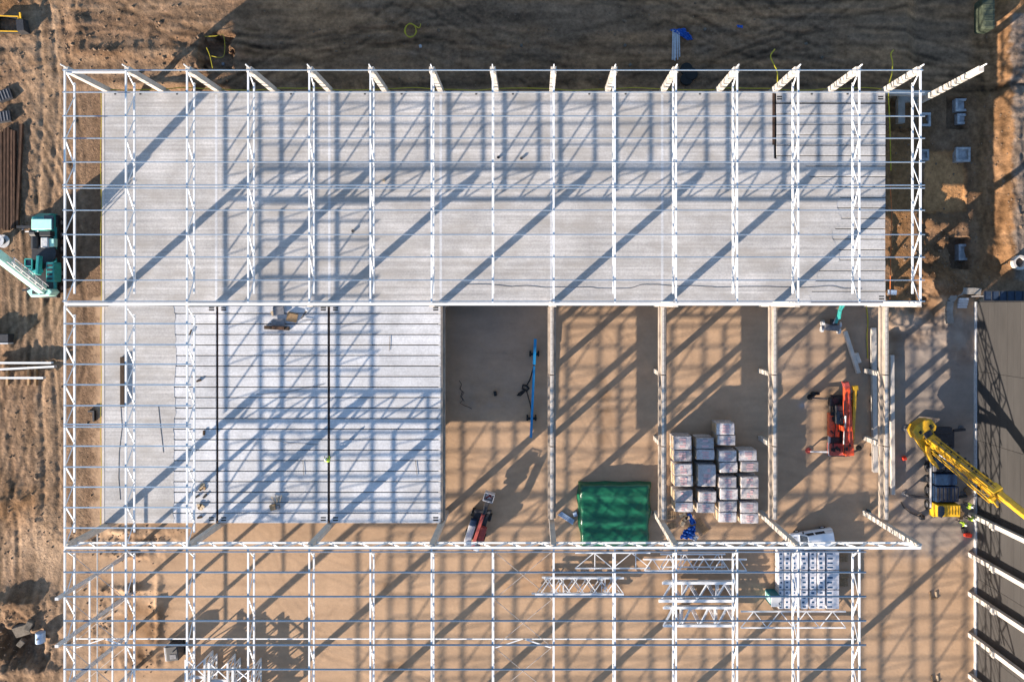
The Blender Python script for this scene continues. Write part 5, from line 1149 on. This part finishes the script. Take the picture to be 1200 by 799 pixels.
# lower left excavation scraps
g_ = G(51, 744); t = thing('tank', 'pale blue plastic tank lying in the pit at the lower left', 'tank', g_); MB().cyl((g_.x, g_.y, g_.z+.5), .5, 1.2, 'Y', 16).build('shell', M['paleblue'], t, bevel=.06); MB().cyl((g_.x, g_.y, g_.z+1.02), .12, .08, 'Z', 10).build('lid', M['dark'], t)
for i, (px, py, a, sx, sy) in enumerate(((26, 738, .3, 2.1, 1.5), (38, 730, 1.1, 1.3, .8), (22, 755, .8, 1.0, .7))):
    g_ = G(px, py); o = MB().cbox((g_.x, g_.y, g_.z+.4), sx, sy, .5, a, .2, .85).build('broken_slab', M['soilrock'], None, bevel=.05); tag(o, ['big', 'middle sized', 'small'][i] + ' broken grey slab in the lower left pit', 'slab')
for i, (px, py) in enumerate(((14, 397), (-4, 392))):
    g_ = G(px, py); t = thing('board_wall', ('right' if i == 0 else 'left') + ' low dark shed box casting shade at the left edge', 'shed', g_); MB().box(g_.x-1.0, g_.x+.3, g_.y-.55, g_.y-.4, -.1, 1.0).build('board', M['white_d'], t); MB().box(g_.x-1.0, g_.x+.3, g_.y-.38, g_.y+.6, -.1, .95).build('body', M['dark'], t, bevel=.05)
g_ = G(108.5, 487); t = thing('manhole_frame', 'dark square shaft frame in the soil left of the lower deck', 'frame', g_)
MB().box(g_.x-.35, g_.x+.4, g_.y+.45, g_.y+.65, 0, .35).box(g_.x+.2, g_.x+.4, g_.y-.6, g_.y+.45, 0, .35).build('frame', M['dark'], t)
for i, (px, py) in enumerate(((1093.5, 697), (1095, 795))):
    g_ = P(px, py, 0); t = thing('pallet', ('upper' if i == 0 else 'lower') + ' broken brown frame on the open sand right of the hall', 'pallet', g_, .1); MB().box(-.4, -.25, -.45, .45, 0, .15).build('slat', M['wood'], t, True); MB().box(-.25, .45, -.45, -.28, 0, .15).build('slat', M['wood'], t, True); MB().box(.25, .4, -.25, .4, 0, .12).build('slat', M['kraft'], t, True)
o = MB().cbox(P(1060, 537, .25), .5, .45, .5, .3, taper=.7).build('fuel_can', M['plain_red'], None, bevel=.05); tag(o, 'small red fuel can left of the yellow crane', 'fuel can')
o = MB().cbox(P(1134, 626.5, .25), .8, .45, .45, -.15).build('toolbox', M['plain_red'], None, bevel=.06); tag(o, 'red toolbox on the ground near the first wall column', 'toolbox')
o = MB().cbox(P(1130, 621, .2), .5, .6, .4, .3).build('crate', M['dark'], None, bevel=.04); tag(o, 'dark crate just above the red toolbox', 'crate')
for i, (px, py) in enumerate(((1121, 598), (1125, 603), (1133, 575))):
    g_ = P(px, py, 0); o = MB().cbox((g_.x, g_.y, .15), .9, .5, .3, i*.9 + .4).build('timber_block', M['wood'], None, bevel=.02); tag(o, 'timber block near the yellow crane, ' + ['right of its cab', 'lower right of its cab', 'by its lower right outrigger'][i], 'timber block')

# ------------------------------------------------------------------ workers
def worker(label, base, rz, vest='hivis', crouch=False, hat='helmet'):
    t = thing('person', label, 'person', base, rz)
    hip = .55 if crouch else .92; dz = hip - .92; lean = .25 if crouch else .05
    J = {'pel': (0, 0, hip), 'spi': (0, lean*.4, hip+.22), 'che': (0, lean*.8, hip+.42), 'nek': (0, lean, hip+.58), 'hd0': (0, lean+.02, hip+.66), 'hd1': (0, lean+.04, hip+.82)}
    vs = list(J.values()); E = [(0,1),(1,2),(2,3),(3,4),(4,5)]; rad = [.15, .14, .17, .065, .095, .085]
    def chain(start, pts, rs):
        prev = start
        for p, r_ in zip(pts, rs): vs.append(p); rad.append(r_); E.append((prev, len(vs)-1)); prev = len(vs)-1
        return prev
    for s_ in (-1, 1):
        if crouch: chain(0, [(s_*.11, .05, hip-.04), (s_*.15, .42, hip-.05), (s_*.14, .15, .10), (s_*.14, .32, .05)], [.09, .065, .05, .04])
        else: chain(0, [(s_*.10, 0, hip-.08), (s_*.11, .03 + .08*s_, .48), (s_*.12, -.02 + .10*s_, .09), (s_*.13, .13 + .10*s_, .04)], [.09, .065, .05, .04])
        hnd = chain(2, [(s_*.20, lean*.8, hip+.46), (s_*.27, lean+.02, hip+.22), (s_*.24, lean+.24, hip+.08), (s_*.23, lean+.31, hip+.05)], [.065, .05, .038, .036])
        hx, hy, hz = vs[hnd]
        for k_ in range(4): chain(hnd, [(hx + (k_-1.5)*.02, hy+.05, hz-.012), (hx + (k_-1.5)*.02, hy+.08+(.008 if k_ in (1, 2) else 0), hz-.04)], [.0095, .0085])
        chain(hnd, [(hx - s_*.04, hy+.02, hz+.01), (hx - s_*.05, hy+.05, hz-.01)], [.011, .0095])
    chain(4, [(0, lean+.11, hip+.71)], [.022])
    me = bpy.data.meshes.new('body'); me.from_pydata(vs, E, []); o = bpy.data.objects.new('body', me); COL.objects.link(o); o.parent = t
    me.materials.append(M['trouser']); m_ = o.modifiers.new('skin', 'SKIN'); sv = me.skin_vertices[0].data
    for i, r_ in enumerate(rad): sv[i].radius = (r_, r_*(.75 if i in (0, 1, 2) else 1)); sv[i].use_root = (i == 0)
    sd = o.modifiers.new('sub', 'SUBSURF'); sd.levels = sd.render_levels = 1
    v = MB(); n = 14
    rings = [(hip+.06, .185, .15, lean*.15), (hip+.25, .19, .155, lean*.45), (hip+.42, .23, .17, lean*.8), (hip+.53, .19, .14, lean*.95), (hip+.58, .10, .09, lean)]
    pts = []
    for z, rx, ry, oy in rings: pts += [(rx*math.cos(6.283*j/n), oy + ry*math.sin(6.283*j/n), z) for j in range(n)]
    fs = [(a*n+j, a*n+(j+1) % n, (a+1)*n+(j+1) % n, (a+1)*n+j) for a in range(len(rings)-1) for j in range(n)]
    v.add(pts, fs)
    for s_ in (-1, 1): v.tube([(s_*.20, lean*.8, hip+.47), (s_*.275, lean+.02, hip+.2), (s_*.245, lean+.22, hip+.09)], [.085, .07, .05], 8)
    v.build('jacket', M[vest], t, True, smooth=True)
    MB().cyl((0, lean+.035, hip+.79), .12, .10, 'Z', 14, .10).cyl((0, lean+.035, hip+.865), .10, .06, 'Z', 14, .05).cyl((0, lean+.07, hip+.745), .14, .015, 'Z', 14).build('helmet', M[hat], t, True, smooth=True)
    hd = MB().cyl((0, lean+.05, hip+.70), .075, .14, 'Z', 12, .085); hd.build('face', M['skin'], t, True, smooth=True)
    return t
q = on(384.5, 538.5, -.02); worker('worker in a hi-vis jacket crouching over the second slot of the lower deck', (q.x+.25, q.y, Z_DECK+.0), .4, 'hivis', True)
for i, (px, py, rz, lab) in enumerate(((1136, 592.5, 1.2, 'worker in a hi-vis jacket at the head of the first wall column'), (1128.5, 612.5, 2.2, 'worker in a hi-vis jacket standing on the left of the group'), (1137.5, 608, .3, 'worker in a hi-vis jacket below the first wall column'))):
    worker(lab, P(px, py, 1.0) * 1.0 - Vector((0, 0, 1.0)), rz, hat=['helmet', 'helmet', 'helmet'][i])
q = P(1016, 599.5, 0); worker('worker in a dark green jacket bending beside the bottom right column', q, 1.0, 'toilet', True)
